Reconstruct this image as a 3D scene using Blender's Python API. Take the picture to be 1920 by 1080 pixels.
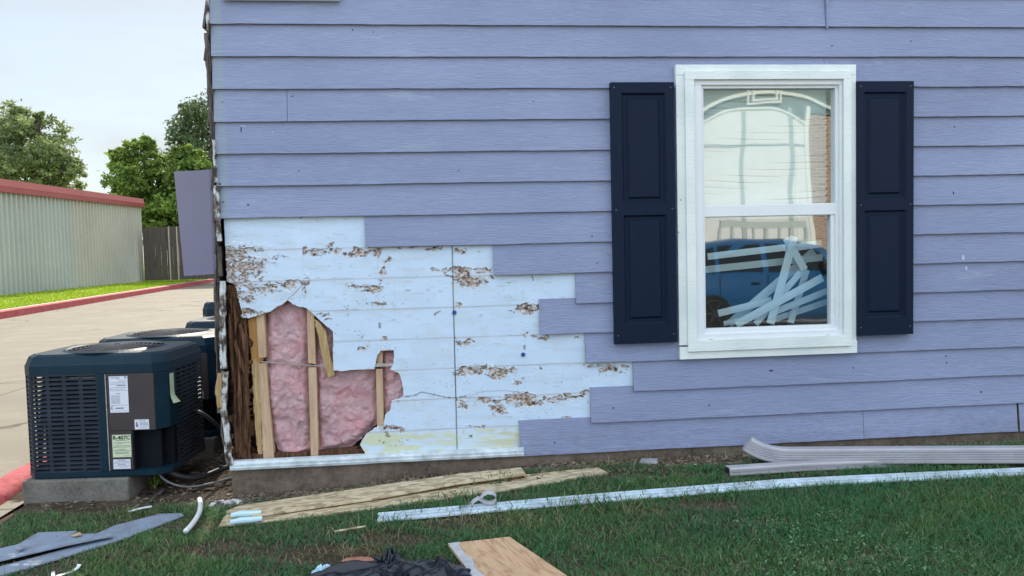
import bpy, math, random
import numpy as np
from mathutils import Vector, Matrix
random.seed(7); RNG = np.random.default_rng(7)
S = bpy.context.scene
for o in list(bpy.data.objects): bpy.data.objects.remove(o)
COL = S.collection
R = math.radians
# ------------------------------------------------------------------ camera
YAW, PITCH, ROLL, FPX = R(5.32641), R(-2.79530), R(-1.37737), 1387.0
CAM = np.array([0.0, -4.2698, 1.3475])
def _axes():
    f = np.array([math.sin(YAW)*math.cos(PITCH), math.cos(YAW)*math.cos(PITCH), math.sin(PITCH)])
    r = np.array([math.cos(YAW), -math.sin(YAW), 0.0]); u = np.cross(r, f)
    return r*math.cos(ROLL)+u*math.sin(ROLL), -r*math.sin(ROLL)+u*math.cos(ROLL), f
AR, AU, AF = _axes()
cd = bpy.data.cameras.new('camera'); cam = bpy.data.objects.new('camera', cd); COL.objects.link(cam)
cam.matrix_world = Matrix(((AR[0], AU[0], -AF[0], CAM[0]), (AR[1], AU[1], -AF[1], CAM[1]), (AR[2], AU[2], -AF[2], CAM[2]), (0, 0, 0, 1)))
cd.lens = 36*FPX/1920; cd.sensor_width = 36; cd.clip_end = 2000; cd.clip_start = 0.05
S.camera = cam
S.render.resolution_x = 1024; S.render.resolution_y = 576
# ------------------------------------------------------------------ light
SUN_AZ, SUN_EL = R(-9), R(36)          # azimuth from +Y, towards -X
w = bpy.data.worlds.new('World'); S.world = w; w.use_nodes = True
nt = w.node_tree; nt.nodes.clear()
N = nt.nodes.new; L = nt.links.new
wo = N('ShaderNodeOutputWorld'); bg = N('ShaderNodeBackground'); sky = N('ShaderNodeTexSky')
sky.sky_type = 'NISHITA'; sky.sun_disc = False; sky.sun_elevation = SUN_EL; sky.sun_rotation = SUN_AZ
sky.air_density = 1.0; sky.dust_density = 0.25; sky.ozone_density = 1.5
tc = N('ShaderNodeTexCoord'); mp = N('ShaderNodeMapping'); mp.inputs['Scale'].default_value = (1.2, 1.2, 5)
cn = N('ShaderNodeTexNoise'); cn.inputs['Scale'].default_value = 1.6; cn.inputs['Detail'].default_value = 7; cn.inputs['Roughness'].default_value = .6
rp = N('ShaderNodeValToRGB'); rp.color_ramp.elements[0].position = .40; rp.color_ramp.elements[1].position = .78
rp.color_ramp.elements[0].color = (.74, .74, .74, 1); rp.color_ramp.elements[1].color = (.95, .95, .95, 1)
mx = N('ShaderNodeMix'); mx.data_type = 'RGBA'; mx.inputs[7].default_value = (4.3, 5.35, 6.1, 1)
L(tc.outputs['Generated'], mp.inputs[0]); L(mp.outputs[0], cn.inputs[0]); L(cn.outputs[0], rp.inputs[0])
# thin cloud: pale haze towards the sun side, plus an added unseen bright half behind the camera to light the shaded wall
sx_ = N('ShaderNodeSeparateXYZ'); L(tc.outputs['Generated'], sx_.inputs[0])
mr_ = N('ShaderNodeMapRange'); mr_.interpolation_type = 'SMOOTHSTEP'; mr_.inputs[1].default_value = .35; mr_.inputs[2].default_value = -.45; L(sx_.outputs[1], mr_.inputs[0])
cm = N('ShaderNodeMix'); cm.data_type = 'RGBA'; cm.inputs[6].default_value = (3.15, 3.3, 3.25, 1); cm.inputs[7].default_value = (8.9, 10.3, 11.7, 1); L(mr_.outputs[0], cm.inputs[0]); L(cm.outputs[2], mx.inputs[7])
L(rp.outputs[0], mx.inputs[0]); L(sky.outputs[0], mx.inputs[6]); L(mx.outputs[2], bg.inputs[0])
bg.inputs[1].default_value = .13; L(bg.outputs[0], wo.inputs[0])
sd = bpy.data.lights.new('sun', 'SUN'); sd.energy = 3.7; sd.angle = R(.5); sd.color = (1, .90, .75)
so = bpy.data.objects.new('sun', sd); COL.objects.link(so)
_d = Vector((math.sin(SUN_AZ)*math.cos(SUN_EL), math.cos(SUN_AZ)*math.cos(SUN_EL), math.sin(SUN_EL)))
so.rotation_euler = _d.to_track_quat('Z', 'Y').to_euler(); so.location = (0, 0, 20)
S.view_settings.view_transform = 'Standard'; S.view_settings.look = 'None'; S.view_settings.gamma = 1
S.view_settings.exposure = 0.75
S.render.engine = 'CYCLES'; S.cycles.use_denoising = True; S.cycles.max_bounces = 8; S.cycles.transparent_max_bounces = 12
S.cycles.caustics_reflective = False; S.cycles.caustics_refractive = False
# ------------------------------------------------------------------ pixel -> place helpers
def ray(x, y): return (x-960)*AR-(y-540)*AU+FPX*AF
def W(x, y, Y=0.0):
    d = ray(x, y); return CAM+d*((Y-CAM[1])/d[1])
def Z(x, y, z):
    d = ray(x, y); return CAM+d*((z-CAM[2])/d[2])
def proj(P):
    d = np.asarray(P, float)-CAM; c = d@AF
    return 960+FPX*(d@AR)/c, 540-FPX*(d@AU)/c
def s01(t): t = np.clip(t, 0, 1); return t*t*(3-2*t)
def vn(x, y, seed=0):
    x = np.asarray(x, float); y = np.asarray(y, float)
    xi = np.floor(x).astype(np.int64); yi = np.floor(y).astype(np.int64); fx = x-xi; fy = y-yi
    def h(a, b):
        n = (a*374761393+b*668265263+seed*1442695041) & 0xffffffff
        n = ((n ^ (n >> 13))*1274126177) & 0xffffffff
        return ((n ^ (n >> 16)) & 0xffff)/65535.0
    u = fx*fx*(3-2*fx); v = fy*fy*(3-2*fy)
    return (h(xi, yi)*(1-u)+h(xi+1, yi)*u)*(1-v)+(h(xi, yi+1)*(1-u)+h(xi+1, yi+1)*u)*v
def fbm(x, y, o=4, seed=0):
    s = 0; a = .5; t = 0
    for i in range(o):
        s = s+a*vn(x*2**i, y*2**i, seed+i*17); t += a; a *= .55
    return s/t
def gz(x, y):
    x = np.asarray(x, float); y = np.asarray(y, float)
    return .088*s01((x+1.2)/1.9)*s01((y+1.5)/1.5)+.012*(fbm(x*3, y*3, 3, 5)-.5)
def G(px, py, dz=0.0):
    z = 0.0
    for _ in range(12):
        p = Z(px, py, z+dz); z = float(gz(p[0], p[1]))
    return p
# ------------------------------------------------------------------ materials
class NT:
    def __init__(s, name):
        s.m = bpy.data.materials.new(name); s.m.use_nodes = True; s.t = s.m.node_tree
        s.b = s.t.nodes['Principled BSDF']; s.o = s.t.nodes['Material Output']
    def n(s, typ, **k):
        nd = s.t.nodes.new('ShaderNode'+typ)
        for a, v in k.items():
            if hasattr(nd, a) and a not in nd.inputs: setattr(nd, a, v)
            else: nd.inputs[a].default_value = v
        return nd
    def l(s, a, b): s.t.links.new(a, b)
    def pos(s, scale=(1, 1, 1), obj=False, rot=(0, 0, 0)):
        src = s.n('TexCoord').outputs['Object'] if obj else s.n('NewGeometry').outputs['Position']
        m = s.n('Mapping'); m.inputs['Scale'].default_value = scale; m.inputs['Rotation'].default_value = rot; s.l(src, m.inputs[0]); return m.outputs[0]
    def noise(s, vec, scale, detail=4, rough=.55, dist=0.0):
        nd = s.n('TexNoise'); nd.inputs['Scale'].default_value = scale; nd.inputs['Detail'].default_value = detail
        nd.inputs['Roughness'].default_value = rough; nd.inputs['Distortion'].default_value = dist
        s.l(vec, nd.inputs['Vector']); return nd.outputs['Fac']
    def ramp(s, fac, stops):
        r = s.n('ValToRGB'); e = r.color_ramp.elements
        while len(e) < len(stops): e.new(.5)
        for i, (p, c) in enumerate(stops):
            e[i].position = p; e[i].color = (*c, 1) if len(c) == 3 else c
        s.l(fac, r.inputs[0]); return r.outputs[0]
    def mix(s, fac, a, b, mode='MIX'):
        m = s.n('Mix'); m.data_type = 'RGBA'; m.blend_type = mode
        for i, v in ((0, fac), (6, a), (7, b)):
            if isinstance(v, (int, float)): m.inputs[i].default_value = v
            elif isinstance(v, tuple): m.inputs[i].default_value = (*v, 1) if len(v) == 3 else v
            else: s.l(v, m.inputs[i])
        return m.outputs[2]
    def bump(s, h, strength=.3, dist=.01):
        b = s.n('Bump'); b.inputs['Strength'].default_value = strength; b.inputs['Distance'].default_value = dist
        s.l(h, b.inputs['Height']); s.l(b.outputs[0], s.b.inputs['Normal']); return b
    def base(s, c):
        if isinstance(c, tuple): s.b.inputs['Base Color'].default_value = (*c, 1)
        else: s.l(c, s.b.inputs['Base Color'])
    def set(s, rough=.6, metal=0, spec=.5):
        s.b.inputs['Roughness'].default_value = rough; s.b.inputs['Metallic'].default_value = metal
        s.b.inputs['Specular IOR Level'].default_value = spec; return s
def simple(name, c, rough=.6, var=.18, scale=12, metal=0, bump=.15, bd=.003, spec=.4, stretch=(1, 1, 1), obj=True):
    m = NT(name).set(rough, metal, spec); v = m.pos(stretch, obj)
    a = m.noise(v, scale, 6, .6)
    lo = tuple(x*(1-var) for x in c); hi = tuple(min(1, x*(1+var)) for x in c)
    m.base(m.ramp(a, [(.3, lo), (.7, hi)])); m.bump(m.noise(v, scale*6, 4), bump, bd); return m.m
M = {}
def siding_mat():
    m = NT('lavender_siding').set(.62, 0, .3)
    g = m.noise(m.pos((2.6, 1, 30)), 2.0, 4, .55, 2.6)
    big = m.noise(m.pos((.45, 1, 1.1)), 1.3, 4)
    c = m.ramp(big, [(.3, (.196, .226, .355)), (.7, (.270, .310, .475))])
    c = m.mix(.12, c, m.ramp(g, [(.35, (.12, .15, .26)), (.65, (.38, .43, .58))]))
    sep = m.n('SeparateXYZ'); m.l(m.n('NewGeometry').outputs['Position'], sep.inputs[0])
    # unpainted strip beside the corner where a corner board has been taken off
    mr = m.n('MapRange'); mr.inputs[1].default_value = -1.183; mr.inputs[2].default_value = -1.170; mr.inputs[3].default_value = .6; mr.inputs[4].default_value = 0
    m.l(sep.outputs[0], mr.inputs[0]); c = m.mix(mr.outputs[0], c, (.25, .31, .36))
    sc = m.noise(m.pos((1.1, 1, 7)), 2.3, 6, .65, .6)
    c = m.mix(m.ramp(sc, [(.60, (0, 0, 0)), (.78, (.42, .42, .42))]), c, (.40, .48, .60))
    dk = m.noise(m.pos((1, 1, 1)), 34, 2); c = m.mix(m.ramp(dk, [(.77, (0, 0, 0)), (.80, (.55, .55, .55))]), c, (.09, .09, .12))
    z_ = m.n('MapRange'); z_.inputs[1].default_value = .10; z_.inputs[2].default_value = .42; z_.inputs[3].default_value = .55; z_.inputs[4].default_value = 0; m.l(sep.outputs[2], z_.inputs[0])
    sp_ = m.ramp(m.noise(m.pos((1.2, 1, 2.5)), 9, 6, .75), [(.48, (0, 0, 0)), (.66, (1, 1, 1))]); mm = m.n('Math'); mm.operation = 'MULTIPLY'; m.l(z_.outputs[0], mm.inputs[0]); m.l(sp_, mm.inputs[1])
    c = m.mix(mm.outputs[0], c, (.16, .14, .14))      # soil splashed on the lowest boards
    m.base(c); m.bump(g, .55, .008); return m.m
M['siding'] = siding_mat()
M['scuff'] = simple('pale_scuff', (.42, .50, .62), .7)
M['edge'] = simple('raw_board_edge', (.20, .14, .12), .9, .4, 30)
M['white_trim'] = None
def trim_mat():
    m = NT('white_painted_wood').set(.5, 0, .4)
    g = m.noise(m.pos((3, 1, 26)), 2.5, 5, .6, 1.8)
    c = m.ramp(m.noise(m.pos(), 3, 4), [(.3, (.62, .68, .68)), (.7, (.76, .80, .79))])
    dk = m.noise(m.pos((1, 1, 1)), 26, 2); c = m.mix(m.ramp(dk, [(.76, (0, 0, 0)), (.79, (.7, .7, .7))]), c, (.12, .1, .08))
    m.base(c); m.bump(g, .5, .006); return m.m
M['white_trim'] = trim_mat()
M['vinyl'] = simple('white_vinyl', (.70, .73, .76), .35, .03, 5, bump=.02)
M['navy'] = simple('navy_shutter_paint', (.0055, .013, .032), .5, .15, 6, bump=.2, bd=.001, spec=.12, stretch=(30, 30, 2))
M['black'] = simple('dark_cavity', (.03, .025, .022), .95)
M['steel'] = simple('grey_steel', (.45, .45, .44), .4, .2, 20, metal=.6)
M['flash'] = simple('weathered_white_metal', (.52, .58, .62), .45, .30, 14, bump=.3)
def wood(name, lo, hi, stretch=(14, 14, 1.2), scale=3, bump=.5, dist=1.2, bd=.004, rough=.75, obj=True, crack=False):
    m = NT(name).set(rough, 0, .25); v = m.pos(stretch, obj)
    g = m.noise(v, scale, 6, .62, dist); c = m.ramp(g, [(.28, lo), (.72, hi)])
    if crack: c = m.mix(m.ramp(m.noise(m.pos((70, 70, 3.2), obj), 1.0, 5, .7, .8), [(.52, (0, 0, 0)), (.60, (1, 1, 1))]), c, (.012, .008, .006))
    m.base(c); m.bump(g, bump, bd); return m.m
M['stud'] = wood('tan_stud_wood', (.38, .25, .16), (.62, .44, .30))
M['orange'] = wood('orange_wood', (.34, .17, .05), (.50, .27, .10))
M['split'] = wood('split_yellow_wood', (.22, .13, .06), (.60, .43, .22), (22, 22, 1.5), bump=.9)
M['rot'] = wood('rotten_brown_wood', (.040, .020, .012), (.26, .125, .07), (26, 26, 1.6), 3.0, 1, 1.6, .02, .95, crack=True)
M['greywood'] = wood('grey_weathered_wood', (.03, .026, .026), (.16, .135, .12), (20, 20, 1.5), 3, .9, crack=True)
M['peel'] = None
def peel_mat():
    m = NT('peeling_white_paint').set(.6, 0, .3)
    n = m.noise(m.pos((1, 1, .55), False), 26, 6, .65)
    c = m.ramp(n, [(.42, (.05, .035, .03)), (.50, (.22, .19, .17)), (.54, (.50, .52, .53)), (.8, (.66, .69, .71))])
    m.base(c); m.bump(n, .8, .008); return m.m
M['peel'] = peel_mat()
def att_mat(name, rough=.8, bump=.2, bs=120, bd=.002, sss=0, spec=.3, trans=0):
    m = NT(name).set(rough, 0, spec); a = m.n('Attribute'); a.attribute_name = 'col'; m.base(a.outputs['Color'])
    if bump: m.bump(m.noise(m.pos(), bs, 4), bump, bd)
    if trans:
        t = m.n('BsdfTranslucent'); m.l(a.outputs['Color'], t.inputs[0]); ms = m.n('MixShader'); ms.inputs[0].default_value = trans
        m.l(m.b.outputs[0], ms.inputs[1]); m.l(t.outputs[0], ms.inputs[2]); m.l(ms.outputs[0], m.o.inputs[0])
    return m.m
M['sheath'] = att_mat('worn_sheathing_paper', .55, .25, 60, .003)
M['pink'] = att_mat('pink_fibreglass', 1.0, 0, spec=0)
def _fib():
    t = M['pink'].node_tree; L_ = t.links.new; g = t.nodes.new('ShaderNodeNewGeometry'); n1_ = t.nodes.new('ShaderNodeTexNoise'); n1_.inputs['Scale'].default_value = 58; n1_.inputs['Detail'].default_value = 6; n1_.inputs['Roughness'].default_value = .75; n1_.inputs['Distortion'].default_value = 2.2
    L_(g.outputs['Position'], n1_.inputs['Vector']); b_ = t.nodes.new('ShaderNodeBump'); b_.inputs['Strength'].default_value = .9; b_.inputs['Distance'].default_value = .02; L_(n1_.outputs['Fac'], b_.inputs['Height']); L_(b_.outputs[0], t.nodes['Principled BSDF'].inputs['Normal'])
    r_ = t.nodes.new('ShaderNodeValToRGB'); r_.color_ramp.elements[0].position = .3; r_.color_ramp.elements[1].position = .7; r_.color_ramp.elements[0].color = (.80, .78, .80, 1); r_.color_ramp.elements[1].color = (1.0, 1.0, 1.0, 1); L_(n1_.outputs['Fac'], r_.inputs[0])
    m_x = t.nodes.new('ShaderNodeMix'); m_x.data_type = 'RGBA'; m_x.blend_type = 'MULTIPLY'; m_x.inputs[0].default_value = 1; a_ = [q for q in t.nodes if q.type == 'ATTRIBUTE'][0]; L_(a_.outputs['Color'], m_x.inputs[6]); L_(r_.outputs[0], m_x.inputs[7]); L_(m_x.outputs[2], t.nodes['Principled BSDF'].inputs['Base Color'])
_fib()
M['grass'] = att_mat('grass_blade', .55, 0, spec=.25, trans=.25)
M['leaf'] = att_mat('tree_leaf', .55, 0, spec=.3, trans=.5)
M['chips'] = att_mat('debris_chip', .85, .4, 40)
def soil_mat():
    m = NT('lawn_soil').set(.95, 0, .15); v = m.pos()
    a = m.noise(v, 5, 8, .65); b = m.noise(v, 45, 6, .7)
    c = m.ramp(a, [(.3, (.035, .026, .020)), (.55, (.075, .055, .040)), (.75, (.12, .095, .065))])
    c = m.mix(m.ramp(b, [(.45, (0, 0, 0)), (.7, (.7, .7, .7))]), c, (.15, .115, .075)); m.base(c); m.bump(b, .9, .02); return m.m
M['soil'] = soil_mat()
def turf_mat(name, c0, c1, c2):
    m = NT(name).set(.9, 0, .2); v = m.pos()
    a = m.noise(v, .6, 6, .65); b = m.noise(v, 22, 6, .7)
    c = m.mix(m.ramp(b, [(.35, (0, 0, 0)), (.65, (1, 1, 1))]), m.ramp(a, [(.3, c0), (.7, c1)]), c2)
    m.base(c); m.bump(b, .9, .04); return m.m
M['turf'] = turf_mat('far_turf', (.20, .26, .025), (.27, .33, .03), (.34, .42, .04))
def conc_mat(name, lo, hi, sc=2, cracks=True, fine=90):
    m = NT(name).set(.85, 0, .3); v = m.pos()
    a = m.noise(v, sc, 8, .62); f = m.noise(v, fine, 3, .7)
    c = m.ramp(a, [(.3, lo), (.7, hi)]); c = m.mix(.35, c, m.ramp(f, [(.3, tuple(x*.6 for x in lo)), (.7, tuple(min(1, x*1.25) for x in hi))]))
    if cracks:
        wv = m.n('TexVoronoi'); wv.feature = 'DISTANCE_TO_EDGE'; wv.inputs['Scale'].default_value = .33
        ns = m.n('TexNoise'); ns.inputs['Scale'].default_value = 1.3; ns.inputs['Detail'].default_value = 5; m.l(v, ns.inputs[0])
        ad = m.n('VectorMath'); ad.operation = 'ADD'; m.l(v, ad.inputs[0]); m.l(ns.outputs['Color'], ad.inputs[1]); m.l(ad.outputs[0], wv.inputs[0])
        ck = m.n('Math'); ck.operation = 'MULTIPLY'; m.l(m.ramp(wv.outputs[0], [(.0, (1, 1, 1)), (.010, (.8, .8, .8)), (.020, (0, 0, 0))]), ck.inputs[0]); m.l(m.ramp(m.noise(v, .35, 3), [(.50, (0, 0, 0)), (.60, (1, 1, 1))]), ck.inputs[1])
        c = m.mix(ck.outputs[0], c, (.05, .045, .04))
        bk = m.n('TexBrick'); bk.offset = 0; m.l(v, bk.inputs[0]); bk.inputs['Scale'].default_value = 1; bk.inputs['Brick Width'].default_value = 4.6; bk.inputs['Row Height'].default_value = 4.6; bk.inputs['Mortar Size'].default_value = .012; bk.inputs['Color1'].default_value = (0, 0, 0, 1); bk.inputs['Color2'].default_value = (0, 0, 0, 1); bk.inputs['Mortar'].default_value = (1, 1, 1, 1)
        c = m.mix(bk.outputs[0], c, (.09, .08, .065))
        pt = m.noise(v, 1.6, 5, .7); c = m.mix(m.ramp(pt, [(.52, (0, 0, 0)), (.68, (.5, .5, .5))]), c, tuple(min(1, x*1.25) for x in hi))
        st = m.noise(v, .5, 6, .7); c = m.mix(m.ramp(st, [(.5, (0, 0, 0)), (.7, (.35, .35, .35))]), c, tuple(x*.6 for x in lo))
    m.base(c); m.bump(f, .35, .006); return m.m
M['road'] = conc_mat('worn_concrete_road', (.20, .175, .135), (.27, .24, .19))
M['pad'] = conc_mat('grey_pad_concrete', (.075, .07, .06), (.20, .19, .17), 8, False, 60)
M['found'] = conc_mat('brown_foundation', (.062, .046, .037), (.20, .155, .12), 5, False, 34)
M['redk'] = conc_mat('red_kerb_paint', (.32, .035, .045), (.52, .13, .14), 5, False, 26)
M['kerbtop'] = conc_mat('pale_kerb_top', (.55, .44, .38), (.7, .62, .55), 5, False, 40)
M['lot'] = conc_mat('pale_parking_concrete', (.46, .45, .42), (.56, .55, .52), 1)
M['acblue'] = simple('dark_blue_green_paint', (.0045, .021, .037), .40, .25, 4, bump=.06, spec=.17)
M['acgrey'] = simple('brown_grey_panel_paint', (.052, .042, .045), .5, .12, 5, bump=.05, spec=.2)
M['acgrille'] = simple('dusty_grille_paint', (.020, .027, .040), .5, .35, 7, bump=.1, spec=.2)
M['dullpipe'] = simple('dull_pipe', (.13, .13, .14), .5, .3, 30)
M['coil'] = simple('dark_coil_fins', (.007, .009, .013), .7, .3, 40, stretch=(1, 1, 8), spec=.08)
M['label'] = simple('white_paper_label', (.62, .64, .74), .5, .05, 20)
M['cream'] = simple('cream_paper_label', (.55, .62, .42), .5, .06, 20)
M['ink'] = simple('black_ink', (.02, .02, .025), .6, .1)
M['inkgrey'] = simple('grey_print', (.16, .16, .22), .6, .1)
M['rubber'] = simple('black_rubber', (.015, .016, .018), .5, .2)
M['mauve'] = simple('mauve_painted_board', (.22, .20, .29), .6, .06, 2, bump=.08)
M['downsp'] = simple('painted_downspout_metal', (.38, .375, .41), .38, .12, 8, bump=.05, spec=.6)
M['white'] = simple('dull_white_plastic', (.68, .70, .72), .5, .12, 15)
M['bag'] = simple('black_plastic_film', (.004, .007, .016), .26, .3, 3, bump=.25, bd=.01, spec=.5)
M['orangeplastic'] = simple('faded_orange_plastic', (.36, .16, .11), .6, .2, 10)
M['bluewhite'] = simple('pale_blue_paper', (.50, .70, .82), .6, .15, 16)
def osb_mat():
    m = NT('strand_board').set(.75, 0, .3)
    v = m.n('TexVoronoi'); v.inputs['Scale'].default_value = 26; m.l(m.pos((.8, 2.6, 1)), v.inputs[0])
    c = m.mix(.55, m.ramp(m.noise(m.pos((4, 30, 4)), 3, 5), [(.3, (.30, .22, .13)), (.7, (.62, .50, .33))]), m.ramp(v.outputs['Color'], [(.25, (.20, .145, .085)), (.45, (.46, .37, .24)), (.75, (.70, .60, .43))]))
    m.base(c); m.bump(v.outputs[0], .4, .004); return m.m
M['osb'] = osb_mat()
def ply_mat():
    m = NT('plywood_face').set(.6, 0, .35)
    a = R(-22); v = m.pos((1, 1, 1), False, (0, 0, a))
    mp2 = m.n('Mapping'); mp2.inputs['Scale'].default_value = (7, 1.4, 1); m.l(v, mp2.inputs[0])
    g = m.noise(mp2.outputs[0], 2.0, 3, .5, 1.0)
    ww = m.n('Math'); ww.operation = 'MULTIPLY'; ww.inputs[1].default_value = 9; m.l(g, ww.inputs[0])
    fr = m.n('Math'); fr.operation = 'PINGPONG'; fr.inputs[1].default_value = 1; m.l(ww.outputs[0], fr.inputs[0])
    c = m.ramp(fr.outputs[0], [(0, (.36, .18, .09)), (.25, (.53, .31, .17)), (1, (.61, .39, .23))])
    c = m.mix(.25, c, m.ramp(m.noise(m.pos(), 9, 5), [(.3, (.34, .22, .13)), (.7, (.66, .5, .36))]))
    m.base(c); m.bump(g, .15, .002); return m.m
M['ply'] = ply_mat()
def glass_mat():
    m = NT('window_glass'); t = m.t
    tr = m.n('BsdfTransparent'); tr.inputs[0].default_value = (.86, .96, .98, 1)
    gl = m.n('BsdfGlossy'); gl.inputs['Roughness'].default_value = 0.022; gl.inputs[0].default_value = (.92, .98, 1, 1)
    b = m.n('Bump'); b.inputs['Strength'].default_value = .075; b.inputs['Distance'].default_value = .05
    nn = m.noise(m.pos((1, 1, 1)), 1.25, 2, .4); m.l(nn, b.inputs['Height']); m.l(b.outputs[0], gl.inputs['Normal'])
    ms = m.n('MixShader'); ms.inputs[0].default_value = .34
    m.l(tr.outputs[0], ms.inputs[1]); m.l(gl.outputs[0], ms.inputs[2]); m.l(ms.outputs[0], m.o.inputs[0]); return m.m
M['glass'] = glass_mat()
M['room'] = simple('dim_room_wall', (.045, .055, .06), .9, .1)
M['slat'] = simple('pale_blind_slat', (.82, .90, .92), .45, .05, 4, bump=0)
M['carblue'] = simple('blue_car_paint', (.012, .075, .19), .25, .05, 3, bump=0, spec=.6)
M['carglass'] = simple('dark_car_glass', (.01, .013, .016), .05, .05, 3, bump=0, spec=.8)
M['rim'] = simple('alloy_rim', (.06, .065, .075), .4, .1, metal=.5)
def brick_mat():
    m = NT('brown_brick').set(.85, 0, .3); v = m.pos((1, 1, 1), False, (R(90), 0, 0))
    b = m.n('TexBrick'); m.l(v, b.inputs[0]); b.inputs['Scale'].default_value = 1
    b.inputs['Brick Width'].default_value = .24; b.inputs['Row Height'].default_value = .08; b.inputs['Mortar Size'].default_value = .010
    b.inputs['Color1'].default_value = (.26, .14, .10, 1); b.inputs['Color2'].default_value = (.36, .22, .16, 1); b.inputs['Mortar'].default_value = (.6, .56, .5, 1)
    m.base(b.outputs[0]); return m.m
M['brick'] = brick_mat()
M['facade'] = simple('white_facade_panel', (.76, .78, .80), .6, .04, 2)
M['facadetrim'] = simple('white_facade_trim', (.82, .85, .82), .5, .03, 2)
M['facadegrey'] = simple('grey_green_facade', (.16, .20, .19), .8, .1, 2)
M['mullion'] = simple('grey_mullion', (.38, .46, .47), .6, .04, 2)
M['paler'] = simple('pale_railing_paint', (.50, .57, .57), .6, .04, 2)
M['metalwall'] = simple('grey_green_metal_sheet', (.50, .475, .41), .6, .09, .35, bump=.02, spec=.2)
M['fascia'] = simple('red_metal_fascia', (.33, .055, .06), .45, .06, 1, bump=.02)
M['roofred'] = simple('faded_red_roof_metal', (.36, .10, .105), .85, .06, 1, bump=.02)
M['fencewood'] = wood('dark_fence_wood', (.055, .042, .036), (.13, .105, .09), (9, 9, .8), 3, .5)
M['postpale'] = simple('pale_fence_post', (.42, .36, .28), .8, .1)
M['bark'] = wood('tree_bark', (.04, .03, .022), (.13, .10, .07), (6, 6, 1), 3, 1)
M['roofing'] = simple('grey_shingle', (.12, .12, .12), .9, .3, 8)
M['plant'] = simple('lime_leaf', (.16, .30, .03), .5, .3, 20)
# ------------------------------------------------------------------ mesh helpers
class MB:
    def __init__(s): s.v = []; s.f = []; s.mi = []
    def add(s, vs, fs, mi=0):
        n = len(s.v); s.v += [tuple(map(float, p)) for p in vs]; s.f += [tuple(i+n for i in f) for f in fs]; s.mi += [mi]*len(fs)
    def box(s, x0, x1, y0, y1, z0, z1, mi=0):
        s.add([(x0, y0, z0), (x1, y0, z0), (x1, y1, z0), (x0, y1, z0), (x0, y0, z1), (x1, y0, z1), (x1, y1, z1), (x0, y1, z1)],
              [(0, 3, 2, 1), (4, 5, 6, 7), (0, 1, 5, 4), (1, 2, 6, 5), (2, 3, 7, 6), (3, 0, 4, 7)], mi)
    def obox(s, c, ax, ay, az, mi=0):
        c, ax, ay, az = map(np.array, (c, ax, ay, az)); P = []
        for k in (-1, 1):
            for a, b in ((-1, -1), (1, -1), (1, 1), (-1, 1)): P.append(c+ax*a+ay*b+az*k)
        s.add(P, [(0, 3, 2, 1), (4, 5, 6, 7), (0, 1, 5, 4), (1, 2, 6, 5), (2, 3, 7, 6), (3, 0, 4, 7)], mi)
    def prism(s, poly, off, mi=0):      # poly: 3D points, off: vector of thickness
        n = len(poly); P = [np.array(p, float) for p in poly]; Q = [p+np.array(off, float) for p in P]
        s.add(P+Q, [tuple(range(n)), tuple(range(2*n-1, n-1, -1))]+[(i, i+n, (i+1) % n+n, (i+1) % n) for i in range(n)], mi)
    def tube(s, pts, r, seg=8, mi=0, cap=True):
        pts = [np.array(p, float) for p in pts]; rs = r if isinstance(r, (list, tuple)) else [r]*len(pts); rings = []
        up = np.array([.13, .31, .94])
        for i, p in enumerate(pts):
            d = pts[min(i+1, len(pts)-1)]-pts[max(i-1, 0)]; d = d/(np.linalg.norm(d)+1e-9)
            a = np.cross(d, up); a /= np.linalg.norm(a)+1e-9; b = np.cross(d, a)
            rings.append([p+rs[i]*(math.cos(t)*a+math.sin(t)*b) for t in [2*math.pi*k/seg for k in range(seg)]])
        V = [q for rg in rings for q in rg]; F = []
        for i in range(len(pts)-1):
            for k in range(seg): F.append((i*seg+k, i*seg+(k+1) % seg, (i+1)*seg+(k+1) % seg, (i+1)*seg+k))
        if cap: F += [tuple(range(seg-1, -1, -1)), tuple((len(pts)-1)*seg+k for k in range(seg))]
        s.add(V, F, mi)
    def sweep(s, pts, prof, up=(0, 0, 1), mi=0, cap=True):     # prof: list of (side, up)
        pts = [np.array(p, float) for p in pts]; V = []; F = []; n = len(prof)
        for i, p in enumerate(pts):
            d = pts[min(i+1, len(pts)-1)]-pts[max(i-1, 0)]; d /= np.linalg.norm(d)
            a = np.cross(d, np.array(up, float)); a /= np.linalg.norm(a); b = np.cross(a, d)
            V += [p+a*q[0]+b*q[1] for q in prof]
        for i in range(len(pts)-1):
            for k in range(n): F.append((i*n+k, i*n+(k+1) % n, (i+1)*n+(k+1) % n, (i+1)*n+k))
        if cap: F += [tuple(range(n-1, -1, -1)), tuple((len(pts)-1)*n+k for k in range(n))]
        s.add(V, F, mi)
def wpos(o):
    p = Vector((0, 0, 0))
    while o: p += o.location; o = o.parent
    return p
def link(o, parent): COL.objects.link(o); o.parent = parent
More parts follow.
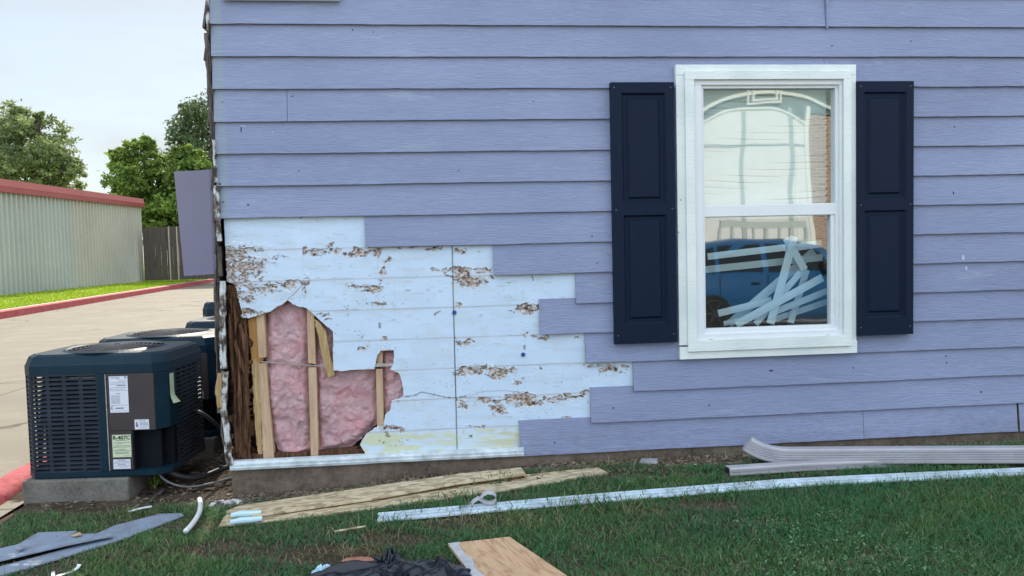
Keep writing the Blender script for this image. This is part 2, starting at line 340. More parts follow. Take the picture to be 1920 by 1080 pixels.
def mesh_obj(name, mb, mats, parent=None, smooth=False, bevel=0, local=False):
    if not isinstance(mats, (list, tuple)): mats = [mats]
    v = np.array(mb.v) if isinstance(mb, MB) else mb[0]; f = mb.f if isinstance(mb, MB) else mb[1]
    if parent is not None and not local: v = v-np.array(wpos(parent))
    org = None
    if parent is None and not local:
        org = np.array([v[:, 0].mean(), v[:, 1].mean(), v[:, 2].min()]); v = v-org
    me = bpy.data.meshes.new(name); me.from_pydata(v.tolist(), [], f if isinstance(f, list) else f.tolist())
    for m in mats: me.materials.append(m)
    if isinstance(mb, MB) and len(mats) > 1: me.polygons.foreach_set('material_index', mb.mi)
    if smooth: me.polygons.foreach_set('use_smooth', [True]*len(me.polygons))
    me.update(); o = bpy.data.objects.new(name, me); link(o, parent)
    if org is not None: o.location = org
    if bevel:
        b = o.modifiers.new('bevel', 'BEVEL'); b.width = bevel; b.segments = 2; b.limit_method = 'ANGLE'
    return o
def set_col(o, c):
    a = o.data.color_attributes.new('col', 'FLOAT_COLOR', 'POINT')
    c = np.concatenate([c, np.ones((len(c), 1))], 1).astype(np.float32); a.data.foreach_set('color', c.ravel())
def tag(o, label=None, cat=None, group=None, kind=None):
    if label: o['label'] = label
    if cat: o['category'] = cat
    if group: o['group'] = group
    if kind: o['kind'] = kind
    return o
def thing(name, label, cat, loc=(0, 0, 0), group=None, rz=0):
    o = bpy.data.objects.new(name, None); o.empty_display_size = .1; COL.objects.link(o); o.location = tuple(map(float, loc)); o.rotation_euler.z = rz
    return tag(o, label, cat, group)
def copy_tree(o, parent=None):
    c = o.copy(); link(c, parent)
    for ch in list(o.children): copy_tree(ch, c)
    return c
def grid_obj(name, nx, ny, P, mat, parent=None, mask=None, smooth=True, col=None):
    # P (ny,nx,3); mask (ny-1,nx-1) True = keep
    idx = np.arange(nx*ny).reshape(ny, nx)
    q = np.stack([idx[:-1, :-1], idx[:-1, 1:], idx[1:, 1:], idx[1:, :-1]], -1)
    q = q[mask] if mask is not None else q.reshape(-1, 4)
    used, inv = np.unique(q, return_inverse=True); q = inv.reshape(-1, 4)
    o = mesh_obj(name, (P.reshape(-1, 3)[used], q), mat, parent, smooth)
    if col is not None: set_col(o, col.reshape(-1, 3)[used])
    return o
def inpoly(x, y, poly):
    x = np.asarray(x); y = np.asarray(y); c = np.zeros(x.shape, bool); n = len(poly); j = n-1
    for i in range(n):
        xi, yi = poly[i]; xj, yj = poly[j]
        if yi != yj: c ^= ((yi > y) != (yj > y)) & (x < (xj-xi)*(y-yi)/(yj-yi)+xi)
        j = i
    return c
def text_part(txt, size, loc, mat, parent, name='lettering', depth=.0006, bold=False):
    cu = bpy.data.curves.new(name, 'FONT'); cu.body = txt; cu.size = size; cu.extrude = depth; cu.align_x = 'CENTER'
    if bold: cu.offset = size*.018
    t = bpy.data.objects.new(name, cu); COL.objects.link(t); bpy.context.view_layer.update()
    me = bpy.data.meshes.new_from_object(t.evaluated_get(bpy.context.evaluated_depsgraph_get())); bpy.data.objects.remove(t)
    me.transform(Matrix.Rotation(R(90), 4, 'X')); me.materials.clear(); me.materials.append(mat); me.name = name
    o = bpy.data.objects.new(name, me); link(o, parent); o.location = loc; return o
#@@STRUCTURE
# ================================================================== GROUND, ROAD, KERBS
def flat(name, x0, x1, y0, y1, z, m, kind='structure'):
    b = MB(); b.add([(x0, y0, z), (x1, y0, z), (x1, y1, z), (x0, y1, z)], [(0, 1, 2, 3)]); return tag(mesh_obj(name, b, m), kind=kind)
flat('ground', -400, 400, -400, 500, -.16, M['turf'])
flat('parking_lot', -60, 60, -40, -5.4, -.13, M['lot'])
KA, KB = Z(0, 598, 0), Z(395, 530, 0)            # foot of the far kerb
kd = (KB-KA)/np.linalg.norm(KB-KA)
K0 = KA-kd*30; K1 = KB+kd*40
b = MB(); b.add([(K0[0], K0[1], -.012), (-2.6, K0[1], -.012), (-2.6, K1[1], -.012), (K1[0], K1[1], -.012)], [(0, 1, 2, 3)])
tag(mesh_obj('road', b, M['road']), kind='structure')
nrm = np.array([-kd[1], kd[0], 0]); nrm = nrm if nrm[0] < 0 else -nrm
b = MB(); b.add([K0+[0, 0, -.1], K1+[0, 0, -.1], K1+nrm*.03+[0, 0, .16], K0+nrm*.03+[0, 0, .16], K1+nrm*.2+[0, 0, .18], K0+nrm*.2+[0, 0, .18], K1+nrm*.34+[0, 0, .18], K0+nrm*.34+[0, 0, .18], K1+nrm*.34+[0, 0, -.1], K0+nrm*.34+[0, 0, -.1]],
      [(0, 1, 2, 3), (3, 2, 4, 5), (5, 4, 6, 7), (7, 6, 8, 9)]); b.mi = [0, 0, 1, 1]
tag(mesh_obj('far_kerb', b, [M['redk'], M['kerbtop']]), kind='structure')
# verge rising from the kerb to the storage building
ws = np.linspace(0, 1, 26)
nl = 120; ts = np.linspace(0, 1, nl)
VP = np.zeros((26, nl, 3))
for i, a in enumerate(ws):
    base = K0[None, :]*(1-ts[:, None])+K1[None, :]*ts[:, None]; q = base+nrm*(.34+a*26)
    q[:, 2] = .17+.42*s01(a*26/9)+.03*(fbm(q[:, 0]*.8, q[:, 1]*.8, 3, 9)-.5)*(a > 0)
    VP[i] = q
tag(grid_obj('verge', nl, 26, VP, M['turf']), kind='structure')
def blades(P, Hh, Wd, lean, col, name, parent=None, label=None):
    n = len(P); ang = RNG.uniform(0, 2*np.pi, n); la = RNG.uniform(0, 2*np.pi, n)
    s = np.stack([np.cos(ang), np.sin(ang), np.zeros(n)], 1)*Wd[:, None]*.5
    ld = np.stack([np.cos(la), np.sin(la), np.zeros(n)], 1)
    L1 = lean*Hh; zz = np.array([0, 0, 1.0])
    p1 = P+ld*(L1*.35)[:, None]+zz*(Hh*.55)[:, None]; p2 = P+ld*L1[:, None]+zz*(Hh*(1-.35*lean))[:, None]
    V = np.stack([P-s, P+s, p1+s*.8, p1-s*.8, p2], 1).reshape(-1, 3)
    o5 = np.arange(n)*5; q = np.stack([o5, o5+1, o5+2, o5+3], 1); t = np.stack([o5+3, o5+2, o5+4], 1)
    me = bpy.data.meshes.new(name); me.vertices.add(n*5); me.vertices.foreach_set('co', V.ravel())
    loops = np.concatenate([q, t], 1).ravel(); me.loops.add(n*7); me.loops.foreach_set('vertex_index', loops)
    me.polygons.add(n*2); st = (np.arange(n)*7)[:, None]+np.array([0, 4]); me.polygons.foreach_set('loop_start', st.ravel())
    me.update(calc_edges=True); me.materials.append(M['grass']); o = bpy.data.objects.new(name, me); COL.objects.link(o)
    cc = np.repeat(col, 5, 0); sh = np.tile(np.array([.75, .75, 1, 1, 1.15]), n)[:, None]; set_col(o, cc*sh); return o
# verge grass tufts
n = 46000
t = RNG.uniform(0, 1, n); a = RNG.uniform(0, 1, n)**1.3*9
t = .25+.6*t
q = K0[None, :]*(1-t[:, None])+K1[None, :]*t[:, None]+nrm*(.36+a[:, None]); q[:, 2] = .17+.42*s01(a/9)-.01
vcol = np.array([.37, .50, .035])*(0.75+.5*RNG.random((n, 1)))*(1+.25*(fbm(q[:, 0], q[:, 1], 3, 3)-.5))[:, None]
tag(blades(q, RNG.uniform(.05, .12, n), RNG.uniform(.02, .04, n), RNG.uniform(.1, .6, n), vcol, 'verge_grass'), 'bright sunlit mown grass between the far red kerb and the metal building', 'grass', kind='stuff')
# near lawn sheet
XS = np.linspace(-2.36, 9, 236); YS = np.linspace(-5.4, .12, 112); XX, YY = np.meshgrid(XS, YS)
ZZ = gz(XX, YY)+.012*(fbm(XX*9, YY*9, 3, 21)-.5)
tag(grid_obj('lawn_ground', 236, 112, np.stack([XX, YY, ZZ], -1), M['soil']), kind='structure')
XS = np.linspace(-2.62, -1.16, 60); YS = np.linspace(.12, 9, 260); XX, YY = np.meshgrid(XS, YS)
ZZ = gz(XX, YY)+.03*(fbm(XX*7, YY*7, 4, 22)-.5)
tag(grid_obj('soil_strip', 60, 260, np.stack([XX, YY, ZZ], -1), M['soil']), kind='structure')
# near red kerb: runs back behind the units and turns away at the front
pts = [(-2.62, 9, 0), (-2.62, 1.2, 0), (-2.62, .5, 0), (-2.61, .2, -.01), (-2.60, .035, -.03)]
b = MB(); prof = [(-.10, -.1), (-.09, .035), (-.05, .06), (.07, .065), (.09, .04), (.10, -.1)]
b.sweep(pts, prof); tag(mesh_obj('near_kerb', b, M['redk'], smooth=True), kind='structure')
b = MB(); b.add([(-8, -6, -.006), (-2.33, -6, -.006), (-2.40, .16, -.006), (-8, .16, -.006)], [(0, 1, 2, 3)]); tag(mesh_obj('sidewalk', b, M['road']), kind='structure')
# ================================================================== HOUSE
ZL = lambda k: 2.64-.178*k
house = thing('house', 'lavender lap-sided house with a torn open, stripped lower corner', 'house', (-1.235, 0, 0))
def board(x0, x1, k, y_off=0.0, name='siding_board', z_extra=0.0, mats=None):
    n = max(2, int((x1-x0)/.04)); xs = np.linspace(x0, x1, n+1); zb = ZL(k); e = 6e-3
    j = (fbm(xs*3+k*7.3, xs*0+k, 4, 31)-.5)*e+(vn(xs*30, xs*0+k*3.1, 8) > .86)*.0015
    b = MB(); V = []
    for i, x in enumerate(xs):
        V += [(x, y_off-.0015, zb+j[i]), (x, y_off+.0095, zb+j[i]), (x, y_off+.0245, zb+.208), (x, y_off+.0170, zb+.208), (x, y_off-.0021, zb+.003+j[i])]
    F = []; mi = []
    for i in range(n):
        a = i*5; c = a+5
        F += [(a, c, c+1, a+1), (a+1, c+1, c+2, a+2), (a+2, c+2, c+3, a+3), (a+3, c+3, c+4, a+4), (a+4, c+4, c, a)]; mi += [1, 1, 0, 0, 0]
    F += [(0, 1, 2, 3, 4), tuple(n*5+q for q in (4, 3, 2, 1, 0))]; mi += [1, 1]
    b.add(V, F); b.mi = mi
    return mesh_obj(name, b, mats or [M['siding'], M['edge']], house)
XL, XR = -1.236, 7.6
wl, wr = 1.46, 2.45
start = {7: 684, 8: 925, 9: 1080, 10: 1012, 11: 1098, 12: 1188, 13: 1108, 14: 975}
seams = {0: 1548, 1: None, 2: 1547, 3: 538, 14: 1620}
for k in range(-4, 15):
    x0 = XL if k < 7 else W(start[k], 540-0 if k < 7 else {7: 436, 8: 490, 9: 541, 10: 595, 11: 653, 12: 707, 13: 763, 14: 828}[k])[0]
    cuts = []
    sx = seams.get(k)
    if sx: cuts.append(W(sx, {0: 30, 2: 120, 3: 200, 14: 800}[k])[0])
    if k == 14: cuts.append(W(1909, 790)[0])
    if k < -0: cuts.append(.6+1.3*((k*37) % 5))
    edges = [x0]+sorted(cuts)+[XR]
    for i in range(len(edges)-1):
        a, c = edges[i]+(.0012 if i else 0), edges[i+1]-(.0012 if i < len(edges)-2 else 0)
        if k == 14 and i == 2: a += .012
        if 3 <= k <= 11:
            for u0, u1 in ((a, min(c, wl)), (max(a, wr), c)):
                if u1-u0 > .01: board(u0, u1, k)
        else: board(a, c, k, y_off=(-.002 if (k == 3 and i == 0) else 0))
for px, py, w_, h_, dk in ((452, 243, 1, 6, 1), (661, 56, 1.5, 1.5, 1), (465, 384, 1.5, 2, 1), (418, 379, 1.5, 1.5, 1), (412, 345, 3, 1.5, 1), (417, 191, 1.5, 1, 1), (548, 180, 3, .8, 1), (1110, 443, 2, 1, 1), (1560, 86, 2, 1, 1), (1708, 77, 1.2, 1.2, 1), (1790, 237, 1.2, 1.2, 1), (1788, 362, 1, 3, 1), (1774, 668, 1, 2, 1), (1775, 680, 1.2, 1.5, 1), (1840, 735, 1.2, 2, 1), (1120, 493, 1.5, 1, 1), (1330, 760, 1.5, 1.5, 1), (1600, 690, 1.5, 1, 1), (1446, 695, 4, 1.5, 1), (1040, 830, 1.5, 1.5, 1), (1150, 765, 1.5, 1.5, 1), (700, 60, 1.2, 1, 1), (1000, 190, 1.2, 1, 1), (860, 320, 1.2, 1.2, 1), (560, 320, 1, 1, 1), (1806, 483, 3, 5, 0), (1812, 503, 2, 4, 0), (455, 236, 6, 1, 0), (511, 248, 1.5, 1, 0)):
    kk = math.ceil((2.64-W(px, py)[2])/.178); dzb = W(px, py)[2]-ZL(kk); yb_ = -.003+dzb*.02/.208-.0012
    b = MB(); b.prism([W(px+w_*math.cos(t), py+h_*math.sin(t), yb_) for t in np.linspace(0, 5.3, 7)], (0, .004, 0)); mesh_obj('nail_mark' if dk else 'paint_scuff', b, M['black'] if dk else M['scuff'], house)
# caulked joint strips
b = MB(); p = W(1550, 20); b.box(p[0]-.004, p[0]+.005, -.007, .006, ZL(0)-.012, 2.85); mesh_obj('caulk_strip', b, M['siding'], house)
# plain wall behind the boards, with the window opening
b = MB()
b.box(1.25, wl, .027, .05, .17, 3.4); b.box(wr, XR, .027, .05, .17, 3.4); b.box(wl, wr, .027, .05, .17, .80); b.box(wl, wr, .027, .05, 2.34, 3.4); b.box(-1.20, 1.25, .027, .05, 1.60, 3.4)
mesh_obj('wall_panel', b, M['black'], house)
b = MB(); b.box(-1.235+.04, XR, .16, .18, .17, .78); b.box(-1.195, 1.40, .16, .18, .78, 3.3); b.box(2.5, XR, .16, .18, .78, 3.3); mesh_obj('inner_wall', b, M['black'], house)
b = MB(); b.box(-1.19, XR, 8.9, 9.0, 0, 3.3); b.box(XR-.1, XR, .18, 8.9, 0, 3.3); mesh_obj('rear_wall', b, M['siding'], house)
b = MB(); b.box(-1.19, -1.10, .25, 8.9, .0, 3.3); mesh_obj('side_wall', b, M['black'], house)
b = MB(); b.box(-1.0, XR-.1, .2, 8.9, .18, .2); b.box(-1.0, 1.2, .19, 4, .2, 3.3); b.box(3.6, 3.7, .19, 4, .2, 3.3); b.box(1.2, 3.6, 3.9, 4, .2, 3.3); b.box(1.2, 3.6, .19, 3.9, 2.6, 2.62); mesh_obj('interior_room', b, M['room'], house)
# side wall laps, seen end on at the corner
for k in range(-4, 13):
    zb = ZL(k)-.02; jx = random.uniform(-.006, .006); b = MB(); yo = random.uniform(-.008, .012)
    xo = -1.272+jx; xi = -1.240
    prof = [(xo, zb), (xo+.012, zb), (xi+.008, zb+.20), (xi-.004, zb+.20)]
    y1 = 9.0
    b.add([(p[0], yo, p[1]) for p in prof]+[(p[0], y1, p[1]) for p in prof], [(3, 2, 1, 0), (4, 5, 6, 7), (0, 1, 5, 4), (1, 2, 6, 5), (2, 3, 7, 6), (3, 0, 4, 7)]); b.mi = [1, 1, 1, 1, 1, 0]
    mesh_obj('side_lap_board', b, [M['siding'], M['greywood']], house)
# ragged grey strips of the old corner boarding
def ragged(name, pxs, w0, yf, th, m, seed, wob=2.2, step=4, wv=.35):
    # pxs: list of (px,py) centre line; w0: width in px
    P = np.array(pxs, float); ys = np.arange(P[0, 1], P[-1, 1], step); xs = np.interp(ys, P[:, 1], P[:, 0])
    ww = w0*(1+wv*(fbm(ys/17, ys*0+seed, 3, seed)-.5)*2); cx = xs+wob*(fbm(ys/23, ys*0+seed*3, 3, seed+5)-.5)*2
    b = MB(); V = []; F = []
    for i, y in enumerate(ys):
        l = W(cx[i]-ww[i]/2, y, yf); r = W(cx[i]+ww[i]/2, y, yf); mdl = (l+r)/2; mdl[1] -= .004+.006*vn(y/9, seed, 3)
        lb = l.copy(); lb[1] = yf+th; rb = r.copy(); rb[1] = yf+th; V += [l, mdl, r, rb, lb]
        if i:
            a = (i-1)*5; c = i*5
            F += [(a+j, a+(j+1) % 5, c+(j+1) % 5, c+j) for j in range(5)]
    n = len(ys)*5; F += [(4, 3, 2, 1, 0), tuple(n-5+j for j in range(5))]
    b.add(V, F); return mesh_obj(name, b, m, house)
ragged('corner_trim', [(387, -40), (388, 20), (389, 60)], 5, -.004, .02, M['peel'], 2, 1.2)
ragged('corner_trim', [(387, 62), (391, 130), (395, 200), (399, 270)], 8, -.001, .02, M['greywood'], 22, 1.6)
ragged('corner_trim', [(400, 262), (402, 300), (405, 345)], 4.5, -.012, .02, M['peel'], 23, 1.2)
ragged('corner_trim', [(405, 348), (407, 400), (410, 456)], 9, -.014, .02, M['peel'], 3, 1.0)
ragged('corner_trim', [(411, 462), (413, 522)], 7, -.004, .02, M['greywood'], 4, 1.0)
ragged('corner_trim', [(418, 527), (417, 640), (419, 692)], 11.5, -.016, .016, M['peel'], 5, 1.6, wv=.15)
ragged('corner_trim', [(421, 697), (419, 760), (424, 820), (431, 874)], 10, -.010, .016, M['peel'], 6, 3.5)
ragged('corner_trim', [(399, 300), (403, 420), (408, 480), (411, 620), (413, 745)], 6, .006, .02, M['greywood'], 7, 2.0)
ragged('corner_trim', [(406, 530), (407, 600), (409, 700), (411, 775)], 9, -.006, .02, M['greywood'], 9, 2.4)
ragged('corner_trim', [(411, 700), (409, 730), (413, 768)], 9, -.02, .02, M['split'], 12, 2.4)
ragged('corner_trim', [(416, 775), (421, 830), (428, 872)], 8, .004, .02, M['greywood'], 10, 2.4)
# foundation and sill flashing
b = MB(); n = 150; xs = np.linspace(-1.225, XR, n)
b.box(-1.225, XR, .012, .19, -.3, .158); b.box(-1.225, -1.05, .19, 8.9, -.3, .158)
mesh_obj('foundation', b, M['found'], house)
b = MB(); p0 = W(432, 880); p1 = W(976, 850)
n = 60; xs = np.linspace(-1.228, p1[0]+.02, n); V = []; F = []
for i, x in enumerate(xs):
    jz = .004*(fbm(np.array(x*6), np.array(0.), 3, 77)-.5)
    V += [(x, -.012, .152+jz), (x, -.016, .166+jz), (x, -.010, .168+jz), (x, -.012, .184+jz), (x, -.003, .187+jz), (x, .0, .200+jz), (x, .03, .201), (x, .03, .152)]
    if i: a = (i-1)*8; c = i*8; F += [(a+j, a+(j+1) % 8, c+(j+1) % 8, c+j) for j in range(8)]
F += [tuple(range(7, -1, -1)), tuple((n-1)*8+j for j in range(8))]; b.add(V, F); mesh_obj('sill_flashing', b, M['flash'], house)
# ---- sheathing with torn hole and damage
hole = [(395, 527), (420, 527), (432, 531), (440, 536), (446, 556), (451, 580), (453, 594), (466, 597), (490, 590), (507, 584), (519, 575), (529, 571), (539, 563), (548, 571), (558, 575), (575, 579), (583, 586), (596, 599), (613, 613), (624, 623), (624, 695),
        (640, 697), (659, 694), (702, 693), (706, 675), (709, 664), (713, 658), (738, 657), (738, 683), (731, 693), (740, 697), (748, 700), (754, 722), (757, 743), (734, 751), (732, 770), (721, 779), (719, 799), (702, 803), (692, 810), (683, 818), (674, 835), (683, 849), (686, 900), (395, 900)]
st = .0042; x0, x1, z0, z1 = -1.212, 1.27, .185, 1.60
nx = int((x1-x0)/st); nz = int((z1-z0)/st); XX, ZZ = np.meshgrid(np.linspace(x0, x1, nx), np.linspace(z0, z1, nz))
P = np.stack([XX, np.full_like(XX, .026), ZZ], -1); PX, PY = proj(P.reshape(-1, 3)); PX = PX.reshape(XX.shape); PY = PY.reshape(XX.shape)
wobx = PX+2.2*(fbm(PX/9, PY/9, 3, 41)-.5); woby = PY+2.2*(fbm(PX/9, PY/9, 3, 42)-.5)
inside = inpoly(wobx, woby, hole)
blobs = [(425, 468, 38, 9, .8), (470, 466, 45, 5, .7), (440, 500, 52, 42, .80), (475, 505, 36, 22, .75), (430, 540, 40, 24, .8), (480, 540, 62, 18, .62), (470, 585, 44, 7, .9), (492, 492, 22, 6, .9), (520, 482, 14, 5, .8), (533, 483, 12, 3, .7), (543, 533, 24, 9, .95), (560, 527, 10, 5, .9), (455, 520, 40, 60, .5),
 (597, 472, 26, 8, .9), (622, 463, 12, 12, .75), (636, 470, 10, 9, .8), (675, 473, 27, 12, 1.0), (708, 471, 9, 10, 1.6), (725, 488, 7, 5, 1), (719, 508, 7, 6, 1), (672, 537, 18, 5, .7), (700, 543, 20, 8, .9), (765, 546, 8, 3, .8), (568, 470, 4, 14, .9), (573, 535, 4, 20, .9), (711, 530, 3, 14, .8), (712, 568, 16, 4, .7), (720, 632, 7, 5, .8),
 (815, 467, 28, 6, .75), (862, 470, 16, 7, .7), (838, 506, 32, 6, .9), (862, 512, 26, 14, 1.0), (880, 528, 34, 15, 1.15), (903, 506, 22, 7, .85), (868, 505, 60, 5, .7), (920, 520, 20, 5, .6), (980, 580, 28, 10, .9), (1003, 575, 12, 12, .6), (825, 586, 15, 5, .7), (858, 574, 10, 7, .8), (868, 641, 20, 8, 1.0), (985, 625, 10, 4, .8), (1000, 630, 18, 5, .6), (1022, 634, 12, 8, 1.0), (1080, 634, 14, 3, .6),
 (868, 697, 20, 10, .9), (900, 692, 26, 8, .85), (928, 700, 18, 12, .95), (955, 693, 20, 7, .9), (973, 716, 11, 6, .9), (1013, 690, 6, 4, .7), (1112, 688, 22, 6, .65), (1145, 690, 26, 9, .8), (1170, 686, 16, 4, .6), (868, 760, 14, 9, .8), (910, 752, 20, 7, .9), (938, 768, 16, 13, 1.1), (972, 747, 34, 12, 1.2), (955, 755, 50, 9, .8), (1002, 756, 24, 7, .9), (1040, 750, 30, 8, .7), (1075, 742, 26, 6, .7), (1098, 735, 16, 5, .8),
 (1066, 783, 10, 6, 1.0), (1015, 793, 40, 6, .8), (1085, 789, 36, 3, .9), (900, 798, 34, 3, .7), (738, 804, 28, 5, .9), (728, 813, 5, 8, .8), (606, 588, 16, 4, .8), (612, 598, 10, 6, .6), (682, 655, 12, 5, .6), (695, 461, 12, 4, .9), (760, 463, 40, 2.5, .6), (880, 815, 10, 8, .5), (715, 660, 5, 30, .3)]
D = np.zeros_like(PX); QX = PX+22*(fbm(PX/17, PY/11, 3, 151)-.5); QY = PY+13*(fbm(PX/15, PY/10, 3, 152)-.5)
for cx, cy, rx, ry, s_ in blobs:
    e = 1-np.sqrt(((QX-cx)/rx)**2+((QY-cy)/ry)**2); D = np.maximum(D, s_*np.clip(e+.25, 0, 1))
n1 = fbm(QX/8, QY/4.2, 4, 51); n2 = fbm(PX/4.2, PY/3.2, 3, 52); n3 = fbm(PX/40, PY/20, 3, 53)
m_ = D*.98+(n1-.5)*1.9*np.clip(D*4, 0, 1)
ex = np.clip((m_-.50)/.07, 0, 1); rim = np.exp(-((m_-.46)/.035)**2)*(D > 0)+.8*np.exp(-((m_-.30)/.016)**2)*(D > .25)*(n3 > .45)
C = np.ones(PX.shape+(3,))*np.array([.53, .655, .82]); C *= (1+.10*(n3-.5))[..., None]
def mixc(f, c): global C; f = np.clip(f, 0, 1)[..., None]; C = C*(1-f)+np.array(c)*f
mixc(s01((fbm(PX/60, PY/9, 3, 57)-.55)/.2)*.25, (.42, .50, .55))
for k in range(7, 14):          # grime lines where the laps used to sit
    dz_ = ZZ-(ZL(k)-.002+.006*(fbm(XX*4, XX*0+k, 3, 60+k)-.5)); f = np.exp(-(dz_/.0032)**2)
    mixc(f*(.35+.6*fbm(XX*7, XX*0+k*2.2, 2, 61)), (.30, .27, .25)); mixc(np.exp(-((dz_+.006)/.009)**2)*.35*s01((fbm(XX*5, XX*0+k, 2, 62)-.45)/.3), (.48, .45, .40))
yel = s01((ZL(13)-.006-ZZ)/.01)
ymask = yel*s01((fbm(PX/35, PY/7, 3, 63)-.36)/.18); mixc(ymask*.9, (.56, .57, .34)); mixc(yel*(s01((PX-880)/60)*s01((fbm(PX/50, PY/9, 2, 64)-.40)/.1))*.6, (.45, .42, .27)); mixc(yel*.25, (.6, .68, .6))
for vx in (570, 711, 983, 741):
    xw = W(vx, 600)[0]; mixc(np.exp(-((XX-xw)/.0022)**2)*.22*(fbm(XX*0+vx, ZZ*20, 2, 5) > .45), (.35, .36, .38)); mixc(np.exp(-((XX-xw)/.006)**2)*(fbm(XX*0+vx, ZZ*14, 2, 9) > .80)*.9, (.10, .08, .07))
sp = vn(PX/2.6, PY/2.2, 71)*s01((fbm(PX/50, PY/25, 3, 72)-.45)/.25); mixc((sp > .86)*.75, (.22, .20, .19))
sp2 = vn(PX/11, PY/2.0, 73)*(fbm(PX/70, PY/30, 2, 74) > .5); mixc(s01((sp2-.82)/.1)*.45, (.34, .36, .38))
mixc(s01((D-.08)/.45)*.30*s01((n3+.5*n1-.4)/.4), (.46, .40, .35)); mixc(s01((fbm(PX/26, PY/16, 3, 91)-.60)/.12)*.16, (.50, .47, .42))
br = np.where((n2 > .67)[..., None], np.array([.045, .03, .024]), np.where((n2 < .45)[..., None], np.array([.52, .51, .52]), np.array([.31, .225, .175])*(.6+.8*vn(PX/3, PY/3, 66)[..., None])))
f = ex[..., None]; C = C*(1-f)+br*f; mixc(rim*.7*(n2 > .40), (.12, .09, .08))
fl = (m_ > .30) & (m_ < .46) & (n1 > .5); mixc(fl*.6, (.75, .80, .84))
left = np.clip((500-PX)/70, 0, 1)*np.clip((PY-455)/14, 0, 1)*np.clip((592-PY)/16, 0, 1); mixc(left*.62*s01((n3+.6*n1-.55)/.4), (.36, .30, .27))
jx = np.interp(ZZ[:, 0], [W(857, 838)[2], W(848, 462)[2]], [W(857, 838)[0], W(848, 462)[0]])[:, None]
jn = np.exp(-((XX-jx)/.0028)**2)*(ZZ < ZL(7)); mixc(jn*1.0, (.02, .018, .018)); mixc(np.exp(-((XX-jx-.006)/.004)**2)*.35*(ZZ < ZL(7)), (.65, .66, .62))
cr = lambda pts_, wd: np.min([np.hypot(PX-(a_[0]+(c_[0]-a_[0])*np.clip(((PX-a_[0])*(c_[0]-a_[0])+(PY-a_[1])*(c_[1]-a_[1]))/((c_[0]-a_[0])**2+(c_[1]-a_[1])**2), 0, 1)), PY-(a_[1]+(c_[1]-a_[1])*np.clip(((PX-a_[0])*(c_[0]-a_[0])+(PY-a_[1])*(c_[1]-a_[1]))/((c_[0]-a_[0])**2+(c_[1]-a_[1])**2), 0, 1))) for a_, c_ in zip(pts_[:-1], pts_[1:])], 0) < wd
mixc(cr([(757, 744), (775, 742), (791, 735), (810, 739), (835, 745), (856, 746), (875, 742)], .9)*.9, (.12, .10, .09))
mixc(cr([(539, 563), (572, 530)], .9)*.8, (.25, .25, .27)); mixc(cr([(997, 516), (1000, 526)], 1.2)*.9, (.25, .13, .08))
mixc(cr([(856, 745), (880, 744), (900, 735), (940, 732), (990, 736)], .7)*.6, (.2, .2, .2))
ed = np.zeros_like(inside); ed[1:] |= inside[:-1]; ed[:-1] |= inside[1:]; ed[:, 1:] |= inside[:, :-1]; ed[:, :-1] |= inside[:, 1:]
mixc(ed*.8, (.66, .66, .62))
P[..., 1] += ex*.006*(.5+n2)-fl*.0015+(n1-.5)*.002*np.clip(D*3, 0, 1)+jn*.006
cellin = inside[:-1, :-1] | inside[1:, 1:]
sh = grid_obj('sheathing', nx, nz, P, M['sheath'], house, mask=~cellin, smooth=False, col=C)
so_ = sh.modifiers.new('thick', 'SOLIDIFY'); so_.thickness = .011; so_.offset = 1 if False else -1
def patch(name, poly, yf, th, m, parent=house, bevel=0): # polygon in picture outline, placed at depth yf with thickness th
    b = MB(); b.prism([W(x, y, yf) for x, y in poly], (0, th, 0)); return mesh_obj(name, b, m, parent, bevel=bevel)
for cx, cy in ((852, 586), (981, 665)):
    p = W(cx, cy, .02); b = MB(); b.prism([p+np.array([.013*math.cos(t), 0, .013*math.sin(t)]) for t in np.linspace(.3, .3+2*math.pi*7/8, 8)], (0, .006, 0)); mesh_obj('nail_cap', b, simple('blue_nail_cap', (.01, .07, .25), .4) if 'cap' not in M else M['cap'], house); M['cap'] = bpy.data.materials['blue_nail_cap']
